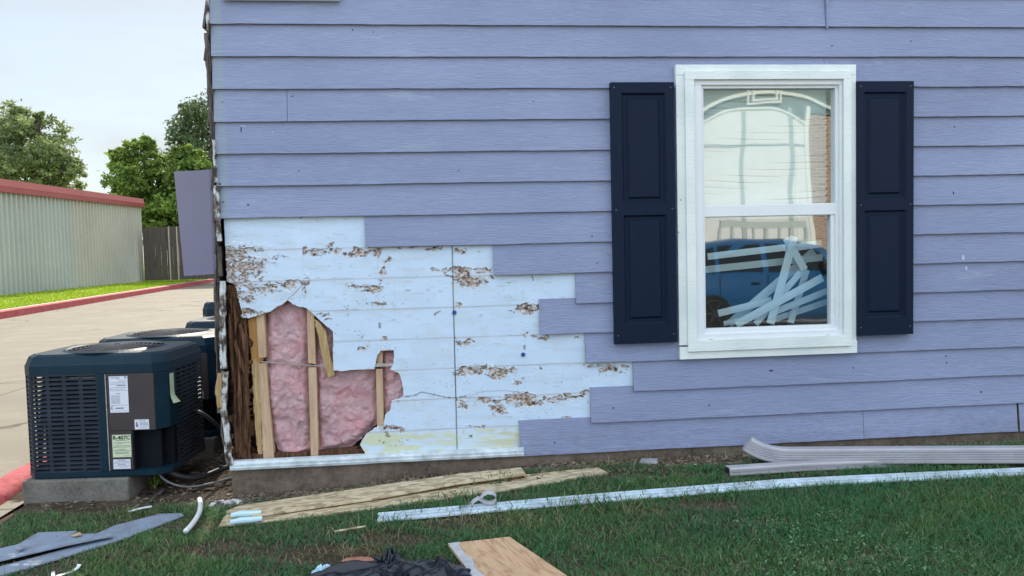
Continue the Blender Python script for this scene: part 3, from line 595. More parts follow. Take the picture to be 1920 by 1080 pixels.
# ---- framing in the hole
def rough_patch(name, poly, yf, th, m, disp=.012, sx=30, sz=5, seed=1, st=.006, col=None, parent=house, bulge=0, jag=3.0, folds=False):
    W3 = [W(x, y, yf) for x, y in poly]; xs = [p[0] for p in W3]; zs = [p[2] for p in W3]
    X, Zz = np.meshgrid(np.arange(min(xs)-.012, max(xs)+.012, st), np.arange(min(zs), max(zs), st)); pl = [(p[0], p[2]) for p in W3]
    j = jag/340; ins = inpoly(X+j*(fbm(X*50, Zz*14, 3, seed)-.5), Zz+j*(fbm(X*40, Zz*40, 3, seed+3)-.5), pl)
    h = fbm(X*sx, Zz*sz, 4, seed+9)
    if folds:      # broad soft pillows parted by creases
        wx_ = X+.07*(fbm(X*6, Zz*6, 3, seed+31)-.5); wz_ = Zz+.07*(fbm(X*6, Zz*6, 3, seed+32)-.5); r_ = np.abs(2*fbm(wx_*7, wz_*6, 2, seed+33)-1); r2_ = np.abs(2*fbm(wx_*17, wz_*15, 2, seed+34)-1)
        h = .45*h+.26*s01(r_*2.2)+.10*s01(r2_*2.0)+.34*(fbm(wx_*34, wz_*30, 4, seed+35)-.5)+.1
    Y = yf-disp*(h-.5)*2
    if bulge:
        d = np.ones_like(X)
        for a_, c_ in zip(pl, pl[1:]+pl[:1]):
            dx, dz = c_[0]-a_[0], c_[1]-a_[1]; t = np.clip(((X-a_[0])*dx+(Zz-a_[1])*dz)/(dx*dx+dz*dz+1e-9), 0, 1); d = np.minimum(d, np.hypot(X-a_[0]-t*dx, Zz-a_[1]-t*dz))
        Y = Y+bulge*(1-s01(d/.05))
    keep = ins[:-1, :-1] & ins[1:, 1:]
    c = col(X, Zz, h) if col else None
    o = grid_obj(name, X.shape[1], X.shape[0], np.stack([X, Y, Zz], -1), m, parent, mask=keep, col=c)
    if th: s_ = o.modifiers.new('thick', 'SOLIDIFY'); s_.thickness = th; s_.offset = -1
    return o
rough_patch('corner_post', [(424, 533), (444, 536), (447, 560), (456, 585), (464, 600), (466, 680), (470, 760), (470, 862), (442, 866), (436, 720), (428, 600)], .045, .07, M['rot'], .028, 34, 3.2, 11, .0035, jag=8)
patch('wood_splinter', [(437, 640), (442, 636), (456, 680), (459, 700), (450, 690)], .012, .012, M['rot'])
patch('wood_splinter', [(447, 610), (452, 606), (462, 640), (461, 668), (455, 650)], .015, .012, M['rot'])
for poly_ in ([(430, 560), (436, 556), (446, 600), (441, 640), (434, 600)], [(444, 690), (449, 686), (455, 760), (450, 800), (445, 750)], [(458, 720), (463, 716), (468, 780), (466, 840), (460, 800)], [(438, 780), (443, 776), (450, 820), (446, 856), (439, 840)], [(456, 600), (461, 604), (467, 660), (462, 676)]):
    rough_patch('wood_splinter', poly_, .024, .008, M['rot'], .006, 60, 6, 27, .003, jag=3)
patch('jack_stud', [(464, 594), (487, 592), (493, 676), (472, 678)], .06, .07, M['orange'])
rough_patch('jack_stud', [(470, 674), (487, 676), (490, 740), (493, 856), (483, 858), (476, 780), (472, 700)], .050, .05, M['split'], .008, 60, 6, 15, .004, jag=4)
def stud(poly, yf=.048): return patch('stud', poly, yf, .089, M['stud'], bevel=.002)
stud([(480, 590), (495, 588), (499, 670), (485, 672)]); stud([(485, 682), (499, 680), (506, 770), (514, 858), (494, 863)])
stud([(575, 576), (589, 585), (592, 683), (578, 681)]); stud([(578, 689), (593, 689), (597, 858), (583, 861)])
stud([(705, 692), (717, 692), (720, 800), (707, 801)], .045); stud([(709, 655), (718, 655), (717, 684), (706, 686)], .047)
rough_patch('split_stake', [(589, 598), (598, 602), (611, 620), (620, 665), (628, 702), (615, 710), (608, 690), (597, 640)], .034, .016, M['split'], .006, 50, 8, 19, .004, jag=3)
b = MB(); b.tube([W(488, 678, .043), W(545, 683, .042), W(610, 687, .040)], .0028, 6); mesh_obj('horizontal_wire', b, M['steel'], house)
b = MB(); b.prism([W(702, 682, .040), W(742, 681, .040), W(742, 686, .040), W(702, 688, .040)], (0, .003, 0)); mesh_obj('steel_strap', b, M['steel'], house)
b = MB(); b.box(-1.20, -.40, .05, .14, .185, .222); mesh_obj('bottom_plate', b, M['rot'], house)
def pinkcol(X, Zz, h):
    wx = X+.06*(fbm(X*7, Zz*7, 3, 87)-.5); wz = Zz+.06*(fbm(X*7, Zz*7, 3, 88)-.5)
    a = fbm(wx*9, wz*9, 4, 81); g = 1-np.abs(2*fbm(wx*13, wz*11, 4, 82)-1)*1.6; r = s01((fbm(X*9, Zz*11, 3, 83)-.62)/.15)
    c = np.array([.78, .45, .48])*(1-.0)+0*X[..., None]; c = c*(0.78+.5*a[..., None]); wgt = s01((g-.35)/.5)[..., None]*.75
    c = c*(1-wgt*.6)+np.array([.85, .66, .69])*wgt*.6; c = c*(1-r[..., None]*.25)+np.array([.6, .16, .19])*r[..., None]*.25; lil = s01((fbm(X*5, Zz*4, 3, 85)-.5)/.2)[..., None]*.18; c = c*(1-lil)+np.array([.52, .38, .45])*lil
    v = s01((fbm(wx*16, wz*12, 3, 84)-.66)/.1)[..., None]*.10; return c*(1-v)+np.array([.30, .20, .24])*v
def batt(poly, seed, yf=.076): 
    o = rough_patch('insulation_batt', poly, yf, 0, M['pink'], .034, 8, 5, seed, .004, pinkcol, bulge=.035, jag=9, folds=True); return o
batt([(492, 565), (540, 555), (582, 570), (584, 700), (586, 830), (582, 850), (556, 858), (524, 858), (512, 830), (504, 800), (498, 740), (496, 700), (497, 640)], 91)
batt([(586, 590), (635, 600), (640, 680), (710, 680), (712, 790), (690, 812), (660, 840), (620, 850), (592, 852), (590, 720)], 92)
batt([(712, 645), (770, 650), (772, 750), (745, 810), (712, 806), (714, 720)], 93)
batt([(596, 605), (632, 605), (632, 720), (600, 720)], 94, .075)
patch('loose_batt_edge', [(596, 846), (620, 843), (670, 838), (668, 850), (600, 857)], .055, .03, M['rot'])
# upper window's bottom trim just showing at the top of the picture
p0 = W(418, 0); p1 = W(637, 2); b = MB(); b.box(p0[0], p1[0], -.022, .0, p1[2]-.002, p1[2]+.5); mesh_obj('upper_trim', b, M['white_trim'], house)
# roof and soffit
b = MB(); b.box(XL-.05, XR+.05, -.06, 9.1, 3.36, 3.40); mesh_obj('soffit', b, M['vinyl'], house)
b = MB(); yy = [(-.10, 3.40), (4.5, 4.9), (9.15, 3.40)]; b.prism([(XL-.1, y, z) for y, z in yy], (XR-XL+.2, 0, 0)); mesh_obj('roof', b, M['roofing'], house)
# ================================================================== WINDOW
def ring(name, ox0, ox1, oz0, oz1, ix0, ix1, iz0, iz1, yf, yb, m, parent, bevel=.0015):
    b = MB(); b.box(ox0, ox1, yf, yb, iz1, oz1); b.box(ox0, ox1, yf, yb, oz0, iz0); b.box(ox0, ix0, yf+.0007, yb, iz0-.0, iz1+.0); b.box(ix1, ox1, yf+.0007, yb, iz0, iz1)
    return mesh_obj(name, b, m, parent, bevel=bevel)
win = bpy.data.objects.new('window', None); link(win, house); win.location = (W(1440, 400)[0]+1.235, 0, .68)
yA = -.024
A = W(1267, 121, yA), W(1606, 664, yA); a0, a1, az1 = A[0][0], A[1][0], A[0][2]; az0 = W(1440, 668, yA)[2]
Bx0, Bx1, Bz1, Bz0 = W(1286, 300, -.036)[0], W(1596, 300, -.036)[0], W(1440, 133, -.036)[2], W(1440, 654, -.036)[2]
Cx0, Cx1, Cz1, Cz0 = W(1302, 300, -.03)[0], W(1581, 300, -.03)[0], W(1440, 149, -.03)[2], W(1440, 633, -.03)[2]
b = MB(); b.box(a0, a1, yA, .02, Bz1-.02, az1); b.box(a0, Bx0+.02, yA+.001, .02, W(1270, 648, yA)[2], Bz1-.021); b.box(Bx1-.02, a1, yA+.001, .02, W(1600, 640, yA)[2], Bz1-.021); mesh_obj('outer_casing', b, M['white_trim'], win, bevel=.0015)
b = MB(); b.box(W(1275, 660, yA)[0], a1+.004, yA-.001, .02, az0, W(1440, 645, yA)[2]); mesh_obj('lower_casing', b, M['white_trim'], win, bevel=.0015)
ring('inner_casing', Bx0, Bx1, Bz0, Bz1, Cx0, Cx1, Cz0, Cz1, -.040, -.0245, M['white_trim'], win)
gx0, gx1, gz1 = W(1318, 300, .015)[0], W(1563, 300, .015)[0], W(1440, 167, .015)[2]
gz0 = W(1440, 612, .015)[2]; r1, r0 = W(1440, 383, .0)[2], W(1440, 405, .0)[2]
ring('frame', Cx0-.01, Cx1+.01, Cz0-.01, Cz1+.01, gx0-.018, gx1+.018, gz0-.03, gz1+.018, -.022, .03, M['vinyl'], win)
ring('frame', gx0-.019, gx1+.019, gz0-.031, gz1+.019, gx0, gx1, gz0-.012, gz1, -.006, .05, M['vinyl'], win)
b = MB(); b.box(gx0-.002, gx1+.002, -.003, .05, r0, r1); mesh_obj('meeting_rail', b, M['vinyl'], win, bevel=.004)
lx1 = W(1556, 500, .015)[0]; b = MB(); b.box(lx1, gx1, .004, .05, gz0-.012, r0); b.box(gx0, lx1, .004, .05, gz0-.012, gz0); mesh_obj('lower_sash', b, M['vinyl'], win, bevel=.002)
def pane(x0, x1, z0, z1, y):
    b = MB(); b.add([(x0, y, z0), (x1, y, z0), (x1, y, z1), (x0, y, z1)], [(0, 1, 2, 3)]); mesh_obj('glass_pane', b, M['glass'], win)
pane(gx0, gx1, r1-.001, gz1, .020); pane(gx0, lx1, gz0, r0+.001, .028)
for px, py in ((1335, 637), (1555, 629)):
    p = W(px, py, -.0405); b = MB(); b.box(p[0]-.012, p[0]+.012, -.0235, -.021, p[2]-.004, p[2]+.003); mesh_obj('weep_cover', b, M['steel'], win)
# shutters
def shutter(x0, x1, z0, z1, panels):
    s = bpy.data.objects.new('shutter', None); link(s, house); s.location = ((x0+x1)/2+1.235, 0, z0)
    yf = -.040; b = MB(); px0, px1 = panels[0][0], panels[0][1]
    zs = sorted([(p[2], p[3]) for p in panels])
    b.box(x0, px0, yf, -.006, z0, z1); b.box(px1, x1, yf, -.006, z0, z1)
    b.box(px0, px1, yf, -.006, z0, zs[0][0]); b.box(px0, px1, yf, -.006, zs[0][1], zs[1][0]); b.box(px0, px1, yf, -.006, zs[1][1], z1)
    mesh_obj('shutter_frame', b, M['navy'], s)
    for p in panels:
        b = MB(); e = .006; c = .036; y1, y2, y3 = yf+.004, -.024, -.035
        def rc(d, y): return [(p[0]+d, y, p[2]+d), (p[1]-d, y, p[2]+d), (p[1]-d, y, p[3]-d), (p[0]+d, y, p[3]-d)]
        V = rc(-.001, y1)+rc(.010, y2)+rc(.030, y2)+rc(.042, y3); F = []
        for q in range(3): F += [(q*4+i, q*4+(i+1) % 4, q*4+4+(i+1) % 4, q*4+4+i) for i in range(4)]
        F.append((12, 13, 14, 15)); b.add(V, F); mesh_obj('raised_panel', b, M['navy'], s)
    for sx in (x0+.02, x1-.02):
        for sz in (z1-.03, (zs[0][1]+zs[1][0])/2, z0+.05):
            b = MB(); b.prism([(sx+.0035*math.cos(t), yf-.0015, sz+.0035*math.sin(t)) for t in np.linspace(0, 5.3, 7)], (0, .002, 0)); mesh_obj('screw', b, M['inkgrey'], s)
    return s
Y4 = -.04
shutter(W(1149, 400, Y4)[0], W(1267, 400, Y4)[0], W(1205, 644, Y4)[2], W(1205, 154, Y4)[2], [(W(1169, 400, Y4)[0], W(1250, 400, Y4)[0], W(1208, 382, Y4)[2], W(1208, 174, Y4)[2]), (W(1169, 400, Y4)[0], W(1250, 400, Y4)[0], W(1210, 607, Y4)[2], W(1210, 403, Y4)[2])])
shutter(W(1608, 400, Y4)[0], W(1713, 400, Y4)[0], W(1660, 628, Y4)[2], W(1660, 152, Y4)[2], [(W(1621, 400, Y4)[0], W(1699, 400, Y4)[0], W(1660, 373, Y4)[2], W(1660, 172, Y4)[2]), (W(1621, 400, Y4)[0], W(1699, 400, Y4)[0], W(1660, 595, Y4)[2], W(1660, 394, Y4)[2])])
#@@OBJECTS
# ---- hanging blind behind the upper pane, fallen slats behind the lower one
b = MB(); zz = gz1+.01; i = 0
while zz > r0+.03:
    sag = .010*(i/20.0); V = []; n = 16
    for q in range(n+1):
        u = q/n; x = gx0+.01+u*(gx1-gx0-.02); dz = -sag*math.sin(math.pi*u)*2+.004*math.sin(u*5+i)
        V += [(x, .075, zz+dz), (x, .092, zz+dz-.034)]
    b.add(V, [(2*q, 2*q+2, 2*q+3, 2*q+1) for q in range(n)]); zz -= .036; i += 1
tag(mesh_obj('window_blind', b, M['slat']), 'pale horizontal blind hanging behind the upper window pane', 'blind')
slats = [((60, 745), (390, 706), 30, 'long pale slat lying level, highest on the left behind the lower pane'), ((385, 712), (540, 690), 34, 'short pale slat, topmost at the right behind the lower pane'), ((50, 800), (545, 748), 32, 'long pale slat crossing the whole lower pane below the topmost ones'),
 ((325, 1028), (425, 660), 38, 'steep pale slat standing nearly upright from sill to rail'), ((105, 985), (330, 928), 32, 'pale slat jutting out lowest at the left of the pile'), ((150, 1032), (510, 722), 40, 'broad pale slat leaning diagonally right from the sill corner'),
 ((262, 1030), (470, 790), 30, 'pale slat leaning just right of the upright one'), ((410, 1025), (478, 800), 32, 'short steep pale slat standing right of the middle of the pile'), ((180, 1032), (545, 833), 36, 'pale slat rising low to the right across the pile'),
 ((350, 975), (565, 890), 30, 'pale slat ending midway at the right of the pile'), ((340, 1010), (565, 935), 28, 'lowest pale slat at the right of the pile'), ((470, 800), (392, 668), 34, 'pale slat tilted back left behind the upright one'), ((128, 1028), (300, 990), 22, 'narrow pale slat resting on the window ledge')]
for i, (p, q, wd, lab) in enumerate(slats):
    yy = .10+.011*((i*5) % 13); p = W(1300+p[0]/2.25, 150+p[1]/2.25, yy); q = W(1300+q[0]/2.25, 150+q[1]/2.25, yy+.012)
    d = q-p; Ln = np.linalg.norm(d); d /= Ln; s_ = np.cross(d, [0, 1, 0]); s_ /= np.linalg.norm(s_); hw = wd/2.25/330/2
    b = MB(); b.sweep([p, p+d*Ln*.5+np.array([0, -.004, 0]), q], [(-hw, 0), (0, .002), (hw, 0), (hw, -.0012), (0, .0008), (-hw, -.0012)], up=(0, -1, 0))
    tag(mesh_obj('blind_slat', b, M['slat']), lab, 'blind slat', 'loose blind slats heaped behind the lower window pane')
# ================================================================== CONDENSER UNITS
def build_ac():
    u = thing('condenser_unit', 'nearest dark blue condenser unit, its labelled front facing the lawn', 'air conditioner', (0, 0, 0), 'condenser units in a row beside the house')
    Wd, Dp, H = .80, .60, .70       # local: x 0..W, y 0..D, z 0..H
    ch = .062
    def outline(d=0.0, c=ch):
        return [(d+c, d), (Wd-d-c, d), (Wd-d, d+c), (Wd-d, Dp-d-c), (Wd-d-c, Dp-d), (d+c, Dp-d), (d, Dp-d-c), (d, d+c)]
    def ringm(levels, name, m, cap=True, bev=0):
        b = MB(); V = []; n = 8
        for d, c, z in levels: V += [(x, y, z) for x, y in outline(d, c)]
        F = [];
        for i in range(len(levels)-1): F += [(i*n+j, i*n+(j+1) % n, (i+1)*n+(j+1) % n, (i+1)*n+j) for j in range(n)]
        b.add(V, F); return b
    # top cap with round opening
    z1 = H-.115
    b = ringm([(.004, ch, z1), (-.004, ch, z1+.004), (-.004, ch, z1+.055), (.0, ch, z1+.062), (.012, ch, H-.012), (.03, ch, H)], 'c', None)
    n = 64; cxx, cyy, rr = Wd/2, Dp/2, .255; base = len(b.v)
    ring1 = []; ol = outline(.03, ch)
    for i in range(n):
        t = 2*math.pi*i/n; dx, dy = math.cos(t), math.sin(t); best = 9
        for a, c in zip(ol, ol[1:]+ol[:1]):
            ex, ey = c[0]-a[0], c[1]-a[1]; den = dx*ey-dy*ex
            if abs(den) < 1e-9: continue
            tt = ((a[0]-cxx)*ey-(a[1]-cyy)*ex)/den; uu = ((a[0]-cxx)*dy-(a[1]-cyy)*dx)/den
            if tt > 0 and -.001 <= uu <= 1.001: best = min(best, tt)
        ring1.append((cxx+dx*best, cyy+dy*best, H))
    def circ(r, z): return [(cxx+r*math.cos(2*math.pi*i/n), cyy+r*math.sin(2*math.pi*i/n), z) for i in range(n)]
    V = ring1+circ(rr+.03, H+.004)+circ(rr+.012, H+.012)+circ(rr, H+.004)+circ(rr-.004, H-.06)
    F = [(q*n+i, q*n+(i+1) % n, (q+1)*n+(i+1) % n, (q+1)*n+i) for q in range(4) for i in range(n)]
    b.add(V, F); cap = mesh_obj('top_cover', b, M['acblue'], u, local=True)
    # wire guard
    b = MB()
    for r in [.03+.0235*i for i in range(11)]:
        b.tube([(cxx+r*math.cos(t), cyy+r*math.sin(t), H+.022-.05*(r/.26)**2*.3) for t in np.linspace(0, 2*math.pi, 49)], .0016, 4, cap=False)
    for k in range(12):
        t = 2*math.pi*k/12; b.tube([(cxx+.02*math.cos(t), cyy+.02*math.sin(t), H+.022), (cxx+rr*math.cos(t), cyy+rr*math.sin(t), H+.008)], .002, 4)
    mesh_obj('fan_guard', b, M['dullpipe'], u, local=True)
    b = MB()
    for k in range(3):
        t = 2.1*k; c, s_ = math.cos(t), math.sin(t)
        b.add([(cxx+.04*c, cyy+.04*s_, H-.09), (cxx+.23*c-.08*s_, cyy+.23*s_+.08*c, H-.11), (cxx+.24*c+.06*s_, cyy+.24*s_-.06*c, H-.06), (cxx+.05*c+.03*s_, cyy+.05*s_-.03*c, H-.07)], [(0, 1, 2, 3)])
    b.tube([(cxx, cyy, H-.16), (cxx, cyy, H-.05)], .06, 16); mesh_obj('fan', b, M['rubber'], u, local=True)
    # base pan
    b = ringm([(.0, ch, 0), (-.004, ch, .004), (-.004, ch, .032), (.008, ch, .036), (.2, .02, .036)], 'b', None); b.add([(x, y, .003) for x, y in outline(0, ch)], [tuple(range(7, -1, -1))]); mesh_obj('base_pan', b, M['acblue'], u, local=True)
    # coil, open towards the left-front corner where light shows through
    b = MB(); b.box(.125, Wd-.05, .050, .070, .036, z1); b.box(.15, Wd-.05, Dp-.05, Dp-.03, .036, z1); b.box(Wd-.05, Wd-.03, .2, Dp-.03, .036, z1); b.box(.24, .56, .1, .45, .036, .45); b.box(.30, .5, .15, .4, .45, .52); mesh_obj('coil', b, M['coil'], u, local=True)
    # louvred panels: path follows the outline from front centre round the left corner, and the sides
    def louv(path, ncol, name):
        b = MB(); z0_, zz1 = .036, z1+.004; rows = 22; P = [np.array(p, float) for p in path]
        for seg, nc in zip(range(len(P)-1), ncol):
            a, c = P[seg], P[seg+1]; d = c-a; Ln = np.linalg.norm(d); d /= Ln; nrm_ = np.array([d[1], -d[0]])
            for k in range(nc+1):
                q = a+d*Ln*k/nc; wv = .011 if k not in (0, nc) else .007
                o1 = q-d*wv; o2 = q+d*wv; i1 = o1-nrm_*.004; i2 = o2-nrm_*.004
                b.prism([(o1[0], o1[1], z0_), (o2[0], o2[1], z0_), (i2[0], i2[1], z0_), (i1[0], i1[1], z0_)], (0, 0, zz1-z0_))
            for r in range(rows+1):
                zc = z0_+(zz1-z0_)*r/rows; hh = .0088
                o1, o2 = a+nrm_*.003, c+nrm_*.003; i1, i2 = a-nrm_*.010, c-nrm_*.010
                b.add([(o1[0], o1[1], zc-hh), (o2[0], o2[1], zc-hh), (o2[0], o2[1], zc+hh*.3), (o1[0], o1[1], zc+hh*.3), (i1[0], i1[1], zc+hh), (i2[0], i2[1], zc+hh), (i1[0], i1[1], zc-hh*.2), (i2[0], i2[1], zc-hh*.2)], [(0, 1, 2, 3), (3, 2, 5, 4), (0, 6, 7, 1), (4, 5, 7, 6)])
        return mesh_obj(name, b, M['acgrille'], u, local=True)
    louv([(.43, .0), (ch, .0)][::-1], [4], 'louvred_panel')
    louv([(.0, ch), (ch, 0)], [2], 'louvred_panel')
    louv([(0, Dp-ch), (0, ch)], [6], 'louvred_panel'); louv([(ch, Dp), (0, Dp-ch)], [2], 'louvred_panel')
    louv([(Wd-ch, Dp), (ch, Dp)], [6], 'louvred_panel'); louv([(Wd, ch+.10), (Wd, Dp-ch)], [5], 'louvred_panel')
    # posts
    b = MB(); b.box(.43, .475, -.004, .03, .034, z1+.002); mesh_obj('corner_frame', b, M['acblue'], u, local=True, bevel=.002)
    b = MB(); b.box(.478, .482, -.008, .02, .036, z1); mesh_obj('seam_strip', b, M['steel'], u, local=True)
    # control box cover
    cz = .262
    b = MB(); b.box(.486, Wd-ch+.01, -.006, .02, cz, z1+.001); mesh_obj('control_panel', b, M['acgrey'], u, local=True, bevel=.003)
    b = MB(); b.prism([(Wd-ch+.011, -.004, cz), (Wd+.003, ch, cz), (Wd+.003, ch+.10, cz), (Wd-.03, ch+.10, cz), (Wd-ch+.01, .03, cz)], (0, 0, z1+.001-cz)); mesh_obj('corner_cover', b, M['acblue'], u, local=True, bevel=.004)
    b = MB(); b.box(.486, .612, -.004, .02, .037, cz-.001); mesh_obj('lower_panel', b, M['acgrey'], u, local=True, bevel=.002)
    # recess behind the valves
    b = MB(); b.box(.612, .622, -.002, .16, .037, cz); b.box(.622, Wd-.02, .15, .16, .037, cz); b.box(Wd-.10, Wd-.005, .11, .15, .037, cz); mesh_obj('valve_recess', b, M['coil'], u, local=True)
    for i, (vx, vz) in enumerate(((.665, .10), (.70, .065))):
        b = MB(); b.tube([(vx, .15, vz), (vx, .06, vz)], .012, 10); b.tube([(vx, .075, vz-.02), (vx, .075, vz+.03)], .009, 8); b.tube([(vx-.03, .075, vz+.01), (vx+.02, .075, vz+.01)], .006, 8); mesh_obj('service_valve', b, M['steel'], u, local=True)
    for sx, sz in ((.10, z1+.012), (.42, z1+.012), (.475, z1+.012), (.492, z1-.03), (.492, cz+.02), (.462, .05)):
        b = MB(); b.prism([(sx+.005*math.cos(t), -.0085, sz+.005*math.sin(t)) for t in np.linspace(0, 5.3, 7)], (0, .003, 0)); mesh_obj('screw', b, M['ink'], u, local=True)
    # labels
    def lab(x0, x1, z0_, z1_, m, lines, y=-.0075, parent=u, seed=0):
        b = MB(); b.box(x0, x1, y, y+.001, z0_, z1_); l = mesh_obj('label', b, m, u, local=True); b = MB(); rr_ = random.Random(seed)
        for (zf, a, c, h, brk) in lines:
            z = z0_+(z1_-z0_)*zf; xx = x0+(x1-x0)*a
            while xx < x0+(x1-x0)*c:
                ww = rr_.uniform(.004, .012) if brk else (x1-x0)*(c-a); e = min(xx+ww, x0+(x1-x0)*c); b.box(xx, e, y-.0006, y-.0001, z, z+h); xx = e+.0022
        if b.v: mesh_obj('print', b, M['inkgrey'], l, local=True)
        return l
    l1 = lab(.500, .604, cz+.105, z1-.012, M['label'], [(.95, .08, .55, .004, 1), (.92, .4, .62, .003, 1), (.94, .84, .94, .010, 0), (.86, .5, .95, .003, 1), (.82, .05, .95, .002, 1), (.78, .05, .9, .002, 1), (.73, .42, .9, .006, 1), (.68, .05, .95, .002, 1), (.64, .05, .85, .002, 1), (.60, .05, .95, .002, 1), (.52, .35, .6, .003, 1)]+[(.25+.03*i, .08, .55, .0022, 1) for i in range(8)]+[(.20, .05, .95, .0015, 0), (.10, .28, .72, .008, 1), (.04, .1, .9, .0015, 0)])
    b = MB(); cc = (.513, cz+.105+.028)
    b.tube([(cc[0]+.007*math.cos(t), -.0082, cc[1]+.008*math.sin(t)) for t in np.linspace(.7, 5.6, 12)], .0013, 4); mesh_obj('mark', b, M['ink'], l1, local=True)
    lab(.632, .712, cz+.006, cz+.062, M['label'], [(.86, .3, .75, .003, 1), (.70, .35, .95, .002, 1), (.58, .35, .95, .003, 1), (.44, .35, .95, .003, 1), (.30, .35, .95, .002, 1), (.12, .3, .9, .002, 1), (.25, .08, .24, .016, 0), (.55, .10, .2, .012, 0)], seed=3)
    l3 = lab(.502, .606, .112, .240, M['cream'], [(.74, .2, .78, .003, 0), (.64, .06, .95, .003, 1), (.59, .3, .6, .003, 1), (.50, .1, .95, .003, 1), (.44, .04, .96, .003, 1), (.34, .3, .7, .003, 1), (.28, .04, .96, .0035, 1), (.21, .12, .85, .0035, 1), (.15, .14, .86, .0035, 1), (.05, .6, .95, .002, 1)], seed=5)
    text_part('R-407C', .031, (.554, -.0082, .213), M['ink'], l3, bold=True)
    l4 = lab(.502, .598, .045, .100, M['label'], [(.86, .28, .72, .004, 1), (.72, .05, .9, .002, 1), (.60, .05, .95, .002, 1), (.44, .28, .72, .004, 1), (.3, .05, .95, .002, 1), (.18, .4, .85, .002, 1)], seed=7)
    # curled label on the right corner
    b = MB(); V = []
    for i in range(9):
        t = i/8; z = z1-.015-.17*t; o_ = -.0+.03*max(0, t-.72)**1.3*6
        V += [(Wd+.006+o_*.6, ch+.005-o_*.4, z), (Wd+.006+o_, ch+.06, z-.004)]
    b.add(V, [(2*i, 2*i+1, 2*i+3, 2*i+2) for i in range(8)]); tag(mesh_obj('curled_label', b, M['cream'], u, local=True, smooth=True), 'pale label curling off the corner')
    return u
ac = build_ac()
acx, acy = -2.385, .10
def pad(x0, x1, y0, y1, h, lab, rz=0):
    b = MB(); n = 24; V = []
    nx_ = 30; ny_ = 12
    t = thing('concrete_pad', lab, 'concrete pad', (x0, y0, 0), 'pads under the condenser units', rz)
    b.box(0, x1-x0, 0, y1-y0, -.05, h); o = mesh_obj('pad_slab', b, M['pad'], t, local=True, bevel=.010); return t
PH = .125
ac.location = (acx, acy, PH+.004); ac.rotation_euler.z = R(-4)
pad(-2.39, -1.80, .075, .78, PH, 'grey concrete pad under the nearest condenser unit', R(-4))
pad(-2.39, -1.60, .95, 1.62, PH-.01, 'concrete pad under the second condenser unit from the lawn')
pad(-2.2, -1.38, 2.05, 2.75, PH, 'concrete pad under the third condenser unit from the lawn')
pad(-2.5, -1.6, 3.0, 3.8, PH+.02, 'concrete pad under the farthest condenser unit')
a2 = copy_tree(ac); a2.location = (-2.38, .98, PH-.008); a2.rotation_euler.z = 0; a2['label'] = 'second condenser unit from the lawn, fan guard glinting behind the nearest one'
a3 = copy_tree(ac); a3.location = (-2.17, 2.1, PH+.003); a3.rotation_euler.z = 0; a3['label'] = 'third condenser unit from the lawn, only its top showing beside the corner'
a4 = copy_tree(ac); a4.location = (-2.33, 3.1, PH+.023); a4.rotation_euler.z = 0; a4.scale = (1, 1, 1.12); a4['label'] = 'farthest condenser unit, a sliver of its louvres showing at the wall corner'
# pipes by the units
def hose(name, pts, r, m, lab, cat, grp=None):
    P = [np.array(p, float) for p in pts]; out = []
    for i in range(len(P)-1):       # Catmull-Rom
        p0 = P[max(i-1, 0)]; p1 = P[i]; p2 = P[i+1]; p3 = P[min(i+2, len(P)-1)]
        for t in np.linspace(0, 1, 7)[:-1]: out.append(.5*((2*p1)+(-p0+p2)*t+(2*p0-5*p1+4*p2-p3)*t*t+(-p0+3*p1-3*p2+p3)*t**3))
    out.append(P[-1]); b = MB(); b.tube(out, r, 8); return tag(mesh_obj(name, b, m, smooth=True), lab, cat, grp)
hose('insulated_pipe', [(-1.72, .17, .23), (-1.66, .14, .17), (-1.58, .14, .10), (-1.48, .2, .06), (-1.38, .3, .07), (-1.26, .36, .10)], .016, M['rubber'], 'thick black insulated pipe running from the nearest unit to the house', 'pipe')
hose('copper_pipe', [(-1.69, .15, .20), (-1.64, .10, .10), (-1.52, .10, .04), (-1.38, .16, .035), (-1.24, .22, .06)], .006, M['dullpipe'], 'thin bare pipe along the soil under the black one', 'pipe')
hose('flexible_conduit', [(-1.58, .42, .42), (-1.50, .40, .40), (-1.42, .46, .30), (-1.38, .6, .18), (-1.28, .7, .2)], .013, M['rubber'], 'dark flexible conduit looping out high beside the nearest unit', 'conduit')
# mauve panel fixed to the side wall beyond the corner
b = MB(); b.prism([W(326, 322, 1.4), W(392, 318, 1.4), W(440, 316, 1.45), W(440, 512, 1.45), W(400, 514, 1.4), W(345, 518, 1.4)], (0, .02, 0))
tag(mesh_obj('painted_panel', b, M['mauve'], bevel=.002), 'smooth mauve panel sticking out past the house corner above the units', 'panel')
# ================================================================== STORAGE BUILDING, FENCE, TREES
zb_ = .45
A0 = Z(0, 545, zb_); A1 = Z(268, 521, zb_); dA = (A1-A0); LA = np.linalg.norm(dA); dA /= LA; An = np.array([dA[1], -dA[0], 0]); An = An if An[0] > 0 else -An
zt0 = W(0, 358, A0[1])[2]; zt1 = W(268, 388, A1[1])[2]; zf0 = W(0, 334, A0[1])[2]; zf1 = W(268, 376, A1[1])[2]
E0 = A0-dA*14; slope = (zt1-zt0)/LA
st_b = thing('storage_building', 'long ribbed grey metal building with a red roof edge', 'building', E0)
b = MB(); Ltot = LA+14; pitch = .33; npt = int(Ltot/pitch); V = []
for i in range(npt+1):
    for fr, of in ((0, 0), (.06, .09), (.33, .09), (.39, 0)):
        s_ = min((i+fr)*pitch, Ltot); q = E0+dA*s_+An*of; zt = zt0+slope*(s_-14); V += [(q[0], q[1], zb_-.25), (q[0], q[1], zt)]
cut = 4*int((14+LA*.42)/pitch)
